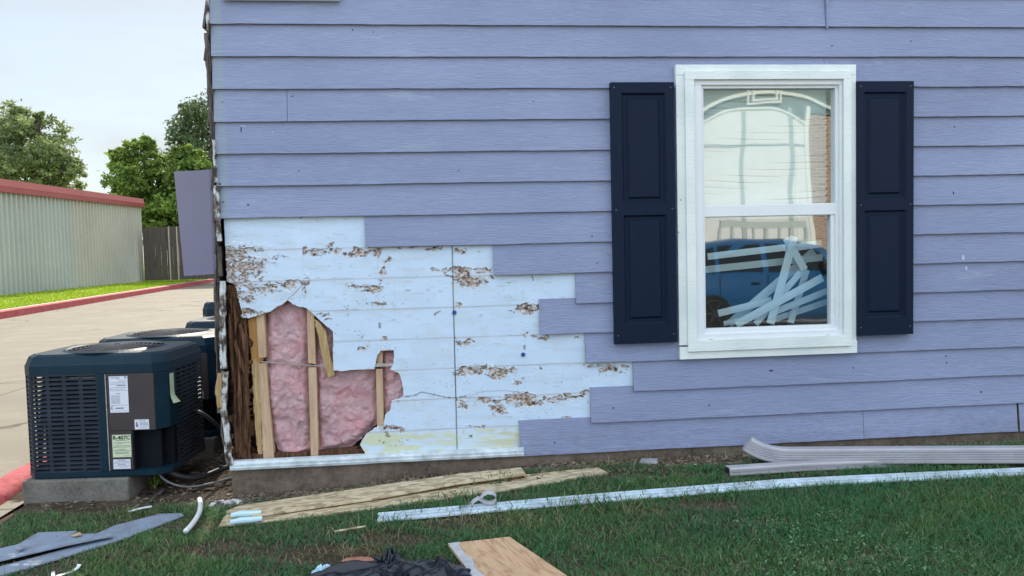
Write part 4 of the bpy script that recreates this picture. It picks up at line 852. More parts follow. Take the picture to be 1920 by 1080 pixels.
for a_, c_, mt in ((0, cut, simple('blue_grey_metal_sheet', (.45, .465, .435), .6, .08, .35, bump=.02, spec=.2)), (cut, len(V)//2-1, M['metalwall'])):
    b = MB(); b.add(V[2*a_:2*c_+2], [(2*i, 2*i+2, 2*i+3, 2*i+1) for i in range(c_-a_)]); mesh_obj('ribbed_wall', b, mt, st_b)
ztop = lambda s_: zt0+slope*(s_-14)
def sb(pA, pB, ofs, m, name):        # strip along the building: ofs = list of (out, dz)
    b = MB(); V = []
    for s_ in (0, Ltot+.15):
        for o_, dz in ofs: q = E0+dA*s_+An*o_; V.append((q[0], q[1], ztop(s_)+dz))
    n = len(ofs); b.add(V, [(i, (i+1) % n, n+(i+1) % n, n+i) for i in range(n)]+[tuple(range(n)), tuple(range(2*n-1, n-1, -1))]); return mesh_obj(name, b, m, st_b)
fh = (zf0-zt0)
sb(0, 0, [(.06, -.02), (.20, -.02), (.20, fh*.40), (.06, fh*.40)], M['fascia'], 'gutter')
sb(0, 0, [(.06, fh*.405), (.21, fh*.405), (.15, fh*1.0), (-.2, fh*1.0)], M['roofred'], 'roof_edge')
E1 = E0+dA*Ltot; b = MB(); back = -An*9
b.add([E1+[0, 0, -.2], E1+back+[0, 0, -.2], np.array([*(E1+back)[:2], ztop(Ltot)]), np.array([*E1[:2], ztop(Ltot)]), E0+[0, 0, -.2], E0+back+[0, 0, -.2], np.array([*(E0+back)[:2], ztop(0)]), np.array([*E0[:2], ztop(0)])], [(0, 1, 2, 3), (4, 7, 6, 5), (1, 5, 6, 2)])
mesh_obj('end_wall', b, M['metalwall'], st_b)
b = MB(); b.add([np.array([*(E1-An*.1)[:2], ztop(Ltot)+fh*.9]), np.array([*(E1+back)[:2], ztop(Ltot)+.2]), np.array([*(E0+back)[:2], ztop(0)+.2]), np.array([*(E0-An*.1)[:2], ztop(0)+fh*.9])], [(0, 1, 2, 3)]); mesh_obj('roof', b, M['roofred'], st_b)
# fence
FY = E1[1]-1.0
f0 = W(271, 515, FY); f1 = W(272, 426, FY); fx1 = W(470, 500, FY)[0]
fn = thing('wooden_fence', 'dark weathered board fence behind the grass, next to the metal building', 'fence', (f0[0], FY, f0[2]))
b = MB(); xx = f0[0]
while xx < fx1: b.box(xx, xx+.275, FY+random.uniform(0, .02), FY+.04, f0[2]-.3, f1[2]+random.uniform(-.03, .02)); xx += .29
mesh_obj('board_panel', b, M['fencewood'], fn)
b = MB(); b.box(f0[0], fx1, FY+.05, FY+.12, f0[2]+.3, f0[2]+.4); b.box(f0[0], fx1, FY+.05, FY+.12, f1[2]-.4, f1[2]-.3); mesh_obj('rail', b, M['fencewood'], fn)
for px in (318, 333): x = W(px, 470, FY)[0]; b = MB(); b.box(x-.02, x+.035, FY-.05, FY-.001, f0[2]-.3, f1[2]-.02); mesh_obj('post', b, M['postpale'], fn)
def tree(name, label, cx, cy, D, base_z, crown, n_leaf, leaf, c0, c1, trunk_r, seed, spread=.30, grp='trees beyond the fence'):
    rg = np.random.default_rng(seed); rd = random.Random(seed); Y = CAM[1]+D
    b0 = W(cx, cy, Y); t = thing(name, label, 'tree', (b0[0], Y, base_z), grp)
    cents = []; 
    for (px, py, r) in crown:
        for _ in range(3):
            p = W(px, py, Y); rm = r*D/FPX; cents.append((p[0]+rd.uniform(-.3, .3)*rm, Y+rd.uniform(-1, 1)*rm*1.1, p[2]+rd.uniform(-.25, .25)*rm, rm*rd.uniform(.65, .95)))
    b = MB(); root = np.array([b0[0], Y, base_z-.3]); fork = np.array([b0[0]+.1, Y, base_z+(b0[2]-base_z)*.5])
    b.tube([root, root*.5+fork*.5+[.08, 0, 0], fork], [trunk_r, trunk_r*.8, trunk_r*.65], 9)
    for c in cents[::2]:
        e = np.array(c[:3]); m1 = fork*.55+e*.45+np.array([rd.uniform(-.4, .4), rd.uniform(-.4, .4), rd.uniform(0, .6)]); b.tube([fork, m1, e], [trunk_r*.4, trunk_r*.2, .02], 5)
        for _ in range(3):
            e2 = e+np.array([rd.gauss(0, 1), rd.gauss(0, 1), rd.gauss(0, .8)])*c[3]*.55; b.tube([m1*.3+e*.7, e2], [.035, .008], 4)
    mesh_obj('trunk', b, M['bark'], t)
    # sub clusters then leaves
    k = len(cents); w_ = np.array([c[3]**2 for c in cents]); w_ /= w_.sum(); nsub = k*26; ci = rg.choice(k, nsub, p=w_); CC = np.array(cents)
    dirs = rg.normal(size=(nsub, 3)); dirs /= np.linalg.norm(dirs, axis=1)[:, None]; rad = CC[ci, 3]*(.55+.5*rg.random(nsub)); SC = CC[ci, :3]+dirs*rad[:, None]*np.array([1, 1, .85])
    si = rg.integers(0, nsub, n_leaf); P = SC[si]+rg.normal(size=(n_leaf, 3))*(CC[ci, 3][si]*spread*.55)[:, None]*np.array([1, 1, .6])
    a = rg.normal(size=(n_leaf, 3)); a /= np.linalg.norm(a, axis=1)[:, None]; c_ = np.cross(a, rg.normal(size=(n_leaf, 3))); c_ /= np.linalg.norm(c_, axis=1)[:, None]
    sz = leaf*(.6+.8*rg.random(n_leaf))[:, None]
    V = np.stack([P-a*sz, P+c_*sz*.5, P+a*sz, P-c_*sz*.5], 1).reshape(-1, 3); F = np.arange(n_leaf*4).reshape(-1, 4)
    tone = (rg.random(nsub)[si]*.6+.4*rg.random(n_leaf))[:, None]; col = np.array(c0)*(1-tone)+np.array(c1)*tone
    o = mesh_obj('crown', (V, F), M['leaf'], t); set_col(o, np.repeat(col, 4, 0)); return t
tree('broadleaf_tree', 'tall grey-green tree rising behind the metal building at the left', 40, 300, 52, .3, [(10, 240, 52), (60, 245, 38), (100, 280, 42), (40, 310, 55), (110, 325, 36), (150, 320, 20), (-40, 270, 60), (-30, 330, 60), (90, 340, 40), (20, 205, 20), (70, 215, 16), (135, 300, 18)], 21000, .13, (.10, .14, .07), (.36, .42, .17), .35, 11, .30)
tree('leafy_tree', 'dense bright green tree behind the fence', 275, 380, 46, .3, [(265, 275, 24), (235, 300, 26), (290, 305, 34), (250, 345, 36), (310, 350, 46), (280, 395, 48), (340, 400, 50), (225, 360, 22), (340, 330, 30), (215, 285, 12), (390, 390, 50), (355, 300, 26), (335, 290, 22), (375, 330, 34), (300, 430, 40), (380, 440, 40)], 36000, .14, (.045, .095, .02), (.32, .44, .09), .3, 12, .28)
tree('feathery_tree', 'thin airy tree showing sky, just left of the house corner', 385, 330, 60, .3, [(370, 215, 30), (345, 240, 26), (395, 240, 36), (375, 270, 34), (340, 285, 22), (415, 215, 34), (420, 280, 40), (350, 200, 12), (385, 310, 34), (330, 300, 26), (352, 262, 26), (325, 262, 14), (360, 320, 30)], 13000, .13, (.07, .11, .05), (.18, .24, .11), .25, 13, .42)
tree('broadleaf_tree', 'broad tree further right, mostly hidden behind the house', 640, 330, 58, .3, [(520, 330, 60), (600, 300, 70), (700, 330, 70)], 9000, .3, (.04, .08, .03), (.10, .15, .05), .3, 14, .35) if False else None
#@@DETAILS
# ================================================================== THINGS ON THE LAWN
excl = []       # footprints (world xy) where no grass grows through
def foot(pts): excl.append([(p[0], p[1]) for p in pts])
def slab(name, poly, th, m, lab, cat, grp=None, dz=.012, bevel=.001, tilt=None):
    P = [G(x, y, dz+th) for x, y in poly]
    if tilt: P = [p+np.array([0, 0, t]) for p, t in zip(P, tilt)]
    foot(P); b = MB(); b.prism(P, (0, 0, -th)); return tag(mesh_obj(name, b, m, bevel=bevel), lab, cat, grp)
slab('strand_board_strip', [(410, 985), (425, 962), (700, 930), (960, 892), (1120, 876), (1141, 886), (960, 916), (700, 952), (560, 970)], .011, M['osb'], 'longer strand board strip lying nearer the camera', 'board', 'strand board strips on the grass', .006)
slab('strand_board_strip', [(424, 958), (448, 948), (700, 912), (860, 888), (977, 876), (986, 888), (860, 905), (700, 934), (480, 966)], .011, M['osb'], 'shorter strand board strip lying against the foundation side', 'board', 'strand board strips on the grass', .024)
# long white trim board with a step
tp = [(708, 968), (900, 951), (1100, 933), (1300, 917), (1480, 903), (1700, 892), (1925, 882), (2100, 874)]
P = [G(x, y, .03)+np.array([0, 0, 0]) for x, y in tp]
b = MB(); b.sweep(P, [(.034, -.020), (.034, -.012), (.010, -.008), (.010, -.019), (.004, -.019), (.004, -.003), (-.014, -.001), (-.014, -.014), (-.018, -.014), (-.018, .002), (-.040, .004), (-.042, -.006), (-.038, -.020)])
tag(mesh_obj('trim_board', b, M['flash_w'] if 'flash_w' in M else simple('dirty_white_paint', (.52, .62, .70), .45, .28, 14, bump=.2)), 'very long white grooved trim strip lying across the grass', 'trim strip')
foot([P[0]+[0, -.03, 0]]+[p+np.array([0, .045, 0]) for p in P]+[P[-1]+[0, -.03, 0]]+[p+np.array([0, -.03, 0]) for p in P[::-1]])
# downspouts
def ribbed(wd, ht):        # rounded rectangle with four grooves on each broad side
    pr = []
    for a0, cx_, cz_ in ((0, 1, 1), (90, -1, 1), (180, -1, -1), (270, 1, -1)):
        for a in (0, 30, 60, 90):
            t = R(a0+a); pr.append((cx_*(wd-.010)+.010*math.cos(t), cz_*(ht-.010)+.010*math.sin(t)))
        if a0 in (90, 270):
            sg = cx_
            for k in range(4):
                zc_ = (ht-.018)*(1-2*(k+.5)/4)*(1 if a0 == 90 else -1); e = .0035*(1 if a0 == 90 else -1)
                pr += [(sg*wd, zc_+e*1.2), (sg*(wd-.005), zc_+e*.5), (sg*(wd-.005), zc_-e*.5), (sg*wd, zc_-e*1.2)]
    return pr
zc = .150
P = [Z(2150, 850, zc), Z(1920, 852, zc), Z(1700, 853, zc), Z(1520, 854, zc), Z(1478, 854, zc)]
yq = P[-1][1]; P += [W(x_, y_, yq+d_) for x_, y_, d_ in ((1462, 853.5, .002), (1447, 851, .006), (1434, 847.5, .012), (1422, 843, .02), (1411, 837.5, .03), (1401, 831, .04))]
b = MB(); b.sweep(P, ribbed(.034, .045)); tag(mesh_obj('downspout', b, M['downsp']), 'long ribbed grey downspout with an upturned elbow, lying by the wall', 'downspout', 'ribbed downspouts on the grass')
foot([P[0]+[0, .05, 0], P[4]+[0, .05, 0], P[-1]+[0, .05, 0], P[-1]-[0, .04, 0], P[4]+[0, -.04, 0], P[0]+[0, -.04, 0]])
P2 = [Z(1364, 883, .115), Z(1500, 874, .115), Z(1700, 866, .10)]
b = MB(); b.sweep(P2, ribbed(.032, .024)); tag(mesh_obj('downspout', b, M['downsp']), 'shorter flat downspout lying under the elbow of the long one', 'downspout', 'ribbed downspouts on the grass')
pe = P2[0]; de = (P2[1]-P2[0]); de /= np.linalg.norm(de); sd_ = np.cross(de, [0, 0, 1]); b = MB(); b.prism([pe-de*.002+sd_*a_+np.array([0, 0, c_]) for a_, c_ in ((-.027, -.019), (.027, -.019), (.027, .019), (-.027, .019))], tuple(de*.0015)); o_ = mesh_obj('open_end', b, M['rubber']); dn = [o for o in COL.objects if o.name.startswith('downspout')][-1]; o_.location -= dn.location; o_.parent = dn
foot([P2[0]+[0, .05, 0], P2[2]+[0, .05, 0], P2[2]-[0, .05, 0], P2[0]-[0, .05, 0]])
# plywood sheet
c0 = G(840, 1019, .03); c1 = G(955, 1006, .03); c2 = G(1066, 1081, .03); c3 = G(886, 1081, .03)
c2 = c1+(c2-c1)*1.5; c3 = c0+(c3-c0)*1.6
ply = thing('plywood_sheet', 'tan wavy-grained plywood piece lying nearest the camera', 'plywood', ((c0+c2)/2))
b = MB(); b.prism([c0, c1, c2, c3], (0, 0, -.013)); mesh_obj('sheet', b, M['ply'], ply, bevel=.001); foot([c0, c1, c2, c3])
b = MB(); pts = []; n = 16; e = (c3-c0)
for i in range(n+1): pts.append(c0+e*(i/n)*.85+np.array([0, 0, .0015]))
inn = [p+(c1-c0)*(.10+.11*float(vn(i*.8, 3.3, 4))*(1.2-i/n*.6)) for i, p in enumerate(pts)]
b.add([*pts, *inn], [(i, i+n+1, i+n+2, i+1) for i in range(n)]); mesh_obj('peeled_paper', b, simple('grey_white_paper', (.45, .45, .47), .7, .15, 25, bump=.4), ply)
# lavender siding scrap at the left
slab('siding_scrap', [(-40, 1072), (-40, 1090), (60, 1062), (230, 1010), (345, 966), (340, 962), (300, 963), (215, 985), (180, 1000), (210, 1004), (60, 1046)], .008, M['siding'], 'long pointed lavender board with its tip near the white hose', 'board', 'lavender siding scraps heaped on the grass', .006)
slab('siding_scrap', [(-60, 1068), (0, 1050), (120, 1022), (212, 1003), (208, 999), (150, 1001), (60, 1014), (0, 1028), (-60, 1040)], .008, M['siding'], 'broad lavender board lying on top of the heap', 'board', 'lavender siding scraps heaped on the grass', .030, tilt=None)
slab('siding_scrap', [(-30, 1044), (0, 1033), (28, 1023), (72, 998), (145, 995), (125, 1006), (40, 1027)], .008, M['siding'], 'short broken lavender piece at the back of the heap', 'board', 'lavender siding scraps heaped on the grass', .018)
slab('wood_chip', [(132, 1003), (150, 997), (153, 1001), (141, 1004)], .006, M['stud'], 'small brown wood chip on the lavender scraps', 'wood chip', None, .045)
slab('siding_chip', [(30, 1028), (40, 1021), (47, 1026), (36, 1030)], .008, M['siding'], 'tiny lavender chip on the heap at the left', 'board chip', None, .045)
# hoses, sticks and small litter
def gl(pts, r, m, name, lab, cat, dz=.02): return hose(name, [G(x, y, dz) for x, y in pts], r, m, lab, cat)
gl([(374, 936), (376, 945), (374, 960), (366, 975), (356, 988), (348, 996)], .013, M['white'], 'plastic_pipe', 'curved white plastic pipe piece on the bare soil', 'pipe', .03)
gl([(241, 960), (258, 955), (272, 952), (285, 950)], .006, M['white'], 'plastic_stick', 'thin white stick lying before the concrete pad', 'stick')
gl([(627, 997), (655, 992), (687, 987)], .0055, M['osb'], 'wood_stick', 'thin pale wood stick in the middle of the grass', 'stick')
p = W(799, 878, -.04); q = G(812, 897, .01); hose('wood_stake', [p, (p+q)/2, q], .008, M['greywood'], 'short brown stake leaning on the foundation behind the boards', 'stake')
gl([(284, 952-12), (292, 930), (300, 925), (306, 918)], .009, M['greywood'], 'twig', 'brown curled twig beside the concrete pad', 'twig')
def crumple(name, c, rx, ry, h, m, lab, cat, seed, n=46, sm=False, ridg=1.0, smooth=False):
    X, Yy = np.meshgrid(np.linspace(-1, 1, n), np.linspace(-1, 1, n)); r = np.hypot(X, Yy)
    rr = r*(1+.35*(fbm(X*2+seed, Yy*2, 3, seed)-.5)); ht = np.clip(1-rr**2, 0, 1)**.5
    f = 1-np.abs(2*fbm(X*3.2+seed, Yy*3.2+.5*X, 4, seed+1)-1)*ridg*1.4; Zt = h*ht*np.clip(f, .12, 1.3)
    jx_ = .10*rx*(fbm(X*6, Yy*6, 2, seed+4)-.5); jy_ = .10*ry*(fbm(X*6, Yy*6, 2, seed+5)-.5)
    P = np.stack([c[0]+X*rx+jx_, c[1]+Yy*ry+jy_, c[2]+Zt-.004], -1); keep = (rr < 1)[:-1, :-1]
    return tag(grid_obj(name, n, n, P, m, None, mask=keep, smooth=smooth), lab, cat)
def bag(c, rx, ry, h, lab, seed, ang, n=90):
    X, Yy = np.meshgrid(np.linspace(-1, 1, n), np.linspace(-1, 1, n)); r = np.hypot(X, Yy); th = np.arctan2(Yy, X)
    rr = r*(1+.22*(fbm(np.cos(th)*2+seed, np.sin(th)*2, 3, seed)-.5)*2)
    u = X*math.cos(ang)+Yy*math.sin(ang); v = -X*math.sin(ang)+Yy*math.cos(ang)
    wu = u+.35*fbm(X*2, Yy*2, 3, seed+2); wv = v+.35*fbm(X*2+7, Yy*2, 3, seed+3)
    r1 = 1-np.abs(2*fbm(wu*1.1, wv*3.4, 1, seed+1)-1)*1.7; r2 = 1-np.abs(2*fbm(wu*2.4+3, wv*7, 1, seed+6)-1)*1.5
    ht = np.clip(1-rr**2, 0, 1)**.5; Zt = h*ht*(.35+.55*np.clip(r1, 0, 1)+.22*np.clip(r2, 0, 1))
    P = np.stack([c[0]+X*rx, c[1]+Yy*ry, c[2]+Zt-.004], -1); keep = (rr < 1)[:-1, :-1]
    foot([c+[rx*math.cos(t)*.97, ry*math.sin(t)*.97, 0] for t in np.linspace(0, 6.0, 16)])
    return tag(grid_obj('plastic_bag', n, n, P, M['bag'], None, mask=keep, smooth=True), lab, 'plastic bag')
bag(G(665, 1100), .27, .22, .085, 'flattened crumpled black plastic bag at the bottom edge', 5, .35)
bag(G(790, 1098), .24, .22, .10, 'heaped black plastic bag next to the plywood', 8, 1.0)
bag(G(735, 1066), .055, .05, .10, 'twisted black bag neck standing up between the two bags', 13, 1.4, 50)
c = G(672, 1074); crumple('orange_scrap', c+np.array([0, 0, .055]), .075, .022, .018, M['orangeplastic'], 'faded orange scrap on the black bag', 'scrap', 15, 24)
c = G(606, 1082); crumple('paper_scrap', c, .055, .05, .06, M['bluewhite'], 'crumpled pale blue paper beside the black bag', 'paper', 16, 24)
c = G(425, 946); crumple('paint_flake_heap', c, .115, .04, .035, M['peel'], 'heap of flaked white paint at the foot of the house corner', 'debris heap', 18, 40); foot([c+[-.12, -.05, 0], c+[.12, -.05, 0], c+[.12, .05, 0], c+[-.12, .05, 0]])
for i, (px, py, lab) in enumerate(((462, 962, 'upper pale blue wrapper on the end of the boards'), (462, 974, 'lower pale blue wrapper on the end of the boards'))):
    c = G(px, py, .04); c[2] = c[2]-.005; b = MB(); a_ = R(4+6*i); d = np.array([math.cos(a_), math.sin(a_), .02]); b.tube([c-d*.075, c-d*.03+[0, .003, .003], c+d*.03, c+d*.075], [.012, .016, .015, .013], 9)
    tag(mesh_obj('paper_roll', b, M['bluewhite'], smooth=False), lab, 'wrapper', 'wrappers on the boards')
b = MB(); base = G(900, 948, .03); cp = [W(x_, y_, base[1]) for x_, y_ in ((882, 946), (889, 939), (897, 934), (905, 939), (914, 943), (924, 942), (930, 936), (930, 929), (924, 924), (914, 923), (906, 927), (901, 934))]
out_ = []
for q in range(len(cp)-1): out_ += [cp[q]*(1-t_)+cp[q+1]*t_ for t_ in (0, .5)]
b.sweep(out_+[cp[-1]], [(0, -.012), (0, .012), (.0014, .012), (.0014, -.012)], up=(.02, 1, .75))
tag(mesh_obj('curled_strip', b, M['downsp'], smooth=False), 'curled grey strip looping up on the white trim', 'strip')
slab('slate_chip', [(1199, 866), (1203, 859), (1234, 859), (1232, 867)], .01, M['downsp'], 'flat grey chip on the soil by the wall', 'chip', None, .012)
b = MB(); base = G(125, 1076, .02); b.sweep([G(x, y, .012+.02*z_) for x, y, z_ in ((103, 1086, 0), (108, 1080, .6), (120, 1076, .4), (135, 1072, 0), (146, 1064, .5), (149, 1058, 1))], [(-.010, 0), (.010, 0), (.010, .001), (-.010, .001)])
tag(mesh_obj('curled_ribbon', b, M['white']), 'pale curled ribbon in the grass at the lower left', 'ribbon')
slab('paper_tag', [(96, 1072), (103, 1071), (104, 1092), (96, 1092)], .002, M['white'], 'small white paper tag at the bottom left edge', 'paper', None, .02)
b = MB()
pl = thing('weed_plant', 'small lime green weed beside the concrete pad', 'plant', G(290, 922))
for i in range(26):
    a_ = random.uniform(0, 6.28); r_ = random.uniform(.01, .09); h_ = random.uniform(.02, .10); c = G(290, 915)+np.array([math.cos(a_)*r_, math.sin(a_)*r_*.6, h_]); t_ = np.array([math.cos(a_)*.022, math.sin(a_)*.022, .006]); s_ = np.array([-math.sin(a_)*.011, math.cos(a_)*.011, 0])
    b.add([c-t_, c+s_, c+t_, c-s_], [(0, 1, 2, 3)])
mesh_obj('leaves', b, M['plant'], pl)
b = MB(); [b.tube([G(290, 918), G(290+random.uniform(-14, 14), 915)+np.array([0, 0, random.uniform(.04, .09)])], .0015, 4) for _ in range(6)]; mesh_obj('stems', b, M['plant'], pl)
# ---- debris chips (uncountable)
def chips(name, n, fx, cols, size, lab, seed, flat=.35):
    rg = np.random.default_rng(seed); P = fx(rg, n); n = len(P); a = rg.uniform(0, 6.28, n); L_ = size*(.4+1.4*rg.random(n)**2); w__ = L_*(.15+.5*rg.random(n)); h = L_*flat*(.3+.5*rg.random(n)); tl = rg.uniform(-.35, .35, n)
    d = np.stack([np.cos(a), np.sin(a), tl], 1)*L_[:, None]*.5; s = np.stack([-np.sin(a), np.cos(a), 0*a], 1)*w__[:, None]*.5; up = np.zeros((n, 3)); up[:, 2] = h
    V = np.stack([P-d, P-s*.9+d*.2, P+d, P+s+d*.1, P+up+s*.1], 1).reshape(-1, 3); o = np.arange(n)[:, None]*5
    F = np.concatenate([o+np.array([[0, 1, 4]]), o+np.array([[1, 2, 4]]), o+np.array([[2, 3, 4]]), o+np.array([[3, 0, 4]])], 0)
    ob = mesh_obj(name, (V, F), M['chips']); c = np.array(cols)[rg.integers(0, len(cols), n)]*(.6+.7*rg.random((n, 1))); set_col(ob, np.repeat(c, 5, 0)); return tag(ob, lab, 'debris', kind='stuff')
def fx_soil(rg, n):
    x = rg.uniform(-2.3, 3.6, n); y = -np.abs(rg.normal(0, .13, n))-.0; m = x < -1.23; y[m] = rg.uniform(-.12, 1.2, m.sum()); y = np.where(x < -1.25, y, y+.0); return np.stack([x, y, gz(x, y)+.003], 1)
chips('soil_debris', 9000, fx_soil, [(.10, .07, .05), (.16, .115, .08), (.06, .045, .035), (.20, .16, .12)], .03, 'brown bark chips and crumbs along the foot of the wall', 31)
def fx_white(rg, n):
    x = np.concatenate([rg.normal(-1.15, .16, n//2), rg.uniform(-1.3, 2.5, n-n//2)]); y = np.concatenate([rg.normal(-.13, .09, n//2), -np.abs(rg.normal(0, .14, n-n//2))-.01]); return np.stack([x, y, gz(x, y)+.008], 1)
chips('paint_flakes', 70, fx_white, [(.62, .64, .66), (.6, .5, .5), (.5, .62, .7)], .02, 'scattered white paint flakes near the house corner', 32, .15)
def bare(x, y):     # 0..1 bareness of the lawn
    px, py = proj(np.stack([x, y, gz(x, y)], 1)); d = s01((y+.20)/.16)*(.88-.45*s01((x-1.6)/1)*(1-s01((y+.1)/.08)))
    for cx, cy, rx, ry, s_ in ((620, 1045, 140, 26, .95), (740, 1015, 90, 18, .7), (300, 985, 150, 18, .55), (140, 955, 160, 14, .75), (860, 985, 120, 20, .5), (1130, 1010, 60, 25, .2), (1200, 965, 110, 7, .5), (1430, 985, 100, 10, .35), (1180, 890, 120, 16, .55), (1330, 950, 90, 14, .8), (1500, 905, 120, 5, .9), (1290, 866, 150, 15, 1.1), (150, 945, 200, 18, .7), (450, 1035, 160, 22, .55), (60, 1060, 120, 30, .4), (1330, 893, 70, 6, .6), (930, 925, 90, 10, .35), (330, 930, 110, 26, .95), (1050, 1060, 60, 20, .35), (1640, 1045, 40, 20, .3)):
        e = 1-np.sqrt(((px-cx)/rx)**2+((py-cy)/ry)**2); d = np.maximum(d, s_*s01(e*2))
    return np.clip(d+.5*(fbm(x*4, y*6, 4, 44)-.52)+.13*s01((.4-x)/1.6), 0, 1)
n = 300000
x = RNG.uniform(-2.5, 3.9, n); y = -RNG.random(n)**1.0*2.5+.02
lim = (x > -2.45-.0*y)
ba = bare(x, y); keep = (RNG.random(n) > ba*1.05) & lim
keep &= ~((x < -2.25) & (y > -.35+(x+2.45)*1.2)); keep &= x > -2.34+.08*fbm(y*9, y*0, 2, 4)
for f in excl: keep &= ~inpoly(x, y, f)
x, y, ba = x[keep], y[keep], ba[keep]
n = len(x); cl = fbm(x*7, y*7, 3, 46); cl2 = fbm(x*1.6, y*2.2, 3, 47); right = s01((x-.3)/2.5)
H_ = (.018+.030*cl+.016*right+.03*(RNG.random(n) > .985))*(.7+.7*RNG.random(n))
H_ *= (1-.45*ba)
c_g = np.array([.056, .185, .075]); c_y = np.array([.165, .255, .075]); c_d = np.array([.26, .22, .15])
tt = np.clip(.25+1.2*(cl2-.5)+.35*RNG.normal(size=n)*.6, 0, 1)[:, None]; col = c_g*(1-tt)+c_y*tt
dd = (RNG.random(n) < .06+.60*ba+.22*s01((fbm(x*5, y*8, 3, 49)-.55)/.15))[:, None]; col = np.where(dd, c_d*(.5+.7*RNG.random((n, 1))), col)*(.75+.5*RNG.random((n, 1)))
tag(blades(np.stack([x, y, gz(x, y)-.002], 1), H_, RNG.uniform(.0022, .0045, n), RNG.uniform(.2, 1.3, n), col, 'lawn_grass'), 'shaded dark green lawn with bare straw patches in front of the house', 'grass', kind='stuff')
# long tufts
def tufts(name, spots, lab, h, dry):
    Ps = []; Hs = []; 
    for px, py, r_, k in spots:
        c = G(px, py); q = RNG.normal(size=(k, 2))*r_; Ps.append(np.stack([c[0]+q[:, 0]*1.6, c[1]+q[:, 1]*.6, np.full(k, c[2])], 1)); Hs.append(h*(.5+RNG.random(k)))
    P = np.concatenate(Ps); Hh = np.concatenate(Hs); k = len(P); t_ = (RNG.random(k) < dry)[:, None]; col = np.where(t_, np.array([.26, .22, .11]), np.array([.055, .16, .045]))*(.7+.6*RNG.random((k, 1)))
    P[:, 2] = gz(P[:, 0], P[:, 1]); return tag(blades(P, Hh, RNG.uniform(.003, .006, k), RNG.uniform(.4, 1.5, k), col, name), lab, 'grass', kind='stuff')
tufts('long_grass', [(860, 960, .05, 60), (840, 940, .06, 70), (980, 945, .05, 50), (1120, 930, .07, 160), (1150, 960, .08, 160), (1090, 950, .06, 90), (1360, 925, .1, 90), (720, 985, .05, 60), (800, 960, .06, 50), (1740, 1000, .12, 60), (1500, 1050, .12, 60), (1850, 940, .15, 80), (930, 905, .05, 40)], 'longer grass blades curling round the white trim', .07, .3)
tufts('dead_grass', [(735, 895, .05, 70), (760, 898, .04, 50), (1180, 868, .07, 60), (1260, 862, .08, 60), (900, 975, .09, 120), (960, 985, .08, 120), (640, 1045, .08, 120), (1200, 965, .05, 50), (300, 965, .1, 60), (1130, 880, .04, 40), (700, 1005, .08, 60)], 'dead straw-coloured grass lying on the bare soil', .05, .95)
tufts('wall_grass', [(1640+25*i, 829-i*.6, .03, 42) for i in range(12)]+[(1440, 872, .04, 60), (1600, 880, .06, 90), (1750, 872, .06, 90), (1880, 868, .06, 90), (1240, 888, .06, 50), (1330, 886, .05, 40)], 'fresh green grass growing along the wall by the downspouts', .045, .05)
cx_ = []
for px, py, r_, k in ((1560, 1010, .12, 220), (1640, 1050, .15, 330), (1500, 1060, .12, 200), (1450, 990, .08, 110), (1760, 1060, .12, 160), (1580, 975, .05, 60)):
    c = G(px, py); q = RNG.normal(size=(k, 2))*r_; cx_.append(np.stack([c[0]+q[:, 0]*1.3, c[1]+q[:, 1]*.7, np.full(k, c[2])], 1))
cx_ = np.concatenate(cx_); k = len(cx_); cx_[:, 2] = gz(cx_[:, 0], cx_[:, 1])+RNG.uniform(.008, .03, k)
tag(blades(cx_, RNG.uniform(.006, .014, k), RNG.uniform(.006, .012, k), RNG.uniform(.8, 2.2, k), np.array([.20, .33, .17])*(.6+.7*RNG.random((k, 1))), 'clover'), 'pale speckled clover patch in the lawn at the lower right', 'clover', kind='stuff')
# ================================================================== BEHIND THE CAMERA (mirrored in the window)
def Mi(px, py, Yd): p = W(px, py, Yd); p[1] = -Yd; return p
FYd = 15.0
ob = thing('brick_building', 'white and brick building with an arched front, mirrored in the window', 'building', (Mi(1440, 400, FYd)[0], -FYd, 0))
def face(name, poly, m, d, th=.1):
    b = MB(); P = []
    for x, y in poly: p = Mi(x, y, FYd); p[1] = -FYd+d; P.append(p)
    b.prism(P, (0, -th, 0)); return mesh_obj(name, b, m, ob)
xl = Mi(1000, 400, FYd)[0]; xr = Mi(1900, 400, FYd)[0]
b = MB(); b.box(xl, xr, -FYd-8, -FYd, -.2, 7.5); mesh_obj('wall', b, M['brick'], ob)
arc = lambda x0, x1, ye, ya, n=18: [(x0+(x1-x0)*i/n, ye-(ye-ya)*(1-(2*i/n-1)**2)) for i in range(n+1)]
face('gable', [(1000, 130), (1562+60, 130), (1562+60, 210), (1000, 210)], M['facadegrey'], .03)
face('tympanum', arc(1300, 1570, 212, 172)+[(1570, 218), (1512, 218), (1512, 250), (1300, 250)], M['facadegrey'], .06)
face('white_panel', arc(1290, 1509, 238, 206)+[(1509, 480), (1290, 480)], M['facade'], .10)
for nm, a_, c_, d_ in (('arch_trim', arc(1290, 1578, 214, 166), arc(1290, 1578, 221, 173), .14), ('arch_trim', arc(1290, 1512, 236, 200), arc(1290, 1512, 240, 205), .14)):
    for i in range(18): face(nm, [a_[i], a_[i+1], c_[i+1], c_[i]], M['facadetrim'], d_, .06) if i == -1 else None
    b = MB()
    for i in range(18):
        P = []
        for x_, y_ in (a_[i], a_[i+1], c_[i+1], c_[i]): p = Mi(x_, y_, FYd); p[1] = -FYd+d_; P.append(p)
        b.prism(P, (0, -.06, 0))
    mesh_obj(nm, b, M['facadetrim'], ob)
face('pilaster', [(1508, 204), (1516, 204), (1516, 480), (1508, 480)], M['facadetrim'], .16)
face('pilaster', [(1489, 225), (1493, 225), (1493, 480), (1489, 480)], M['facadetrim'], .13)
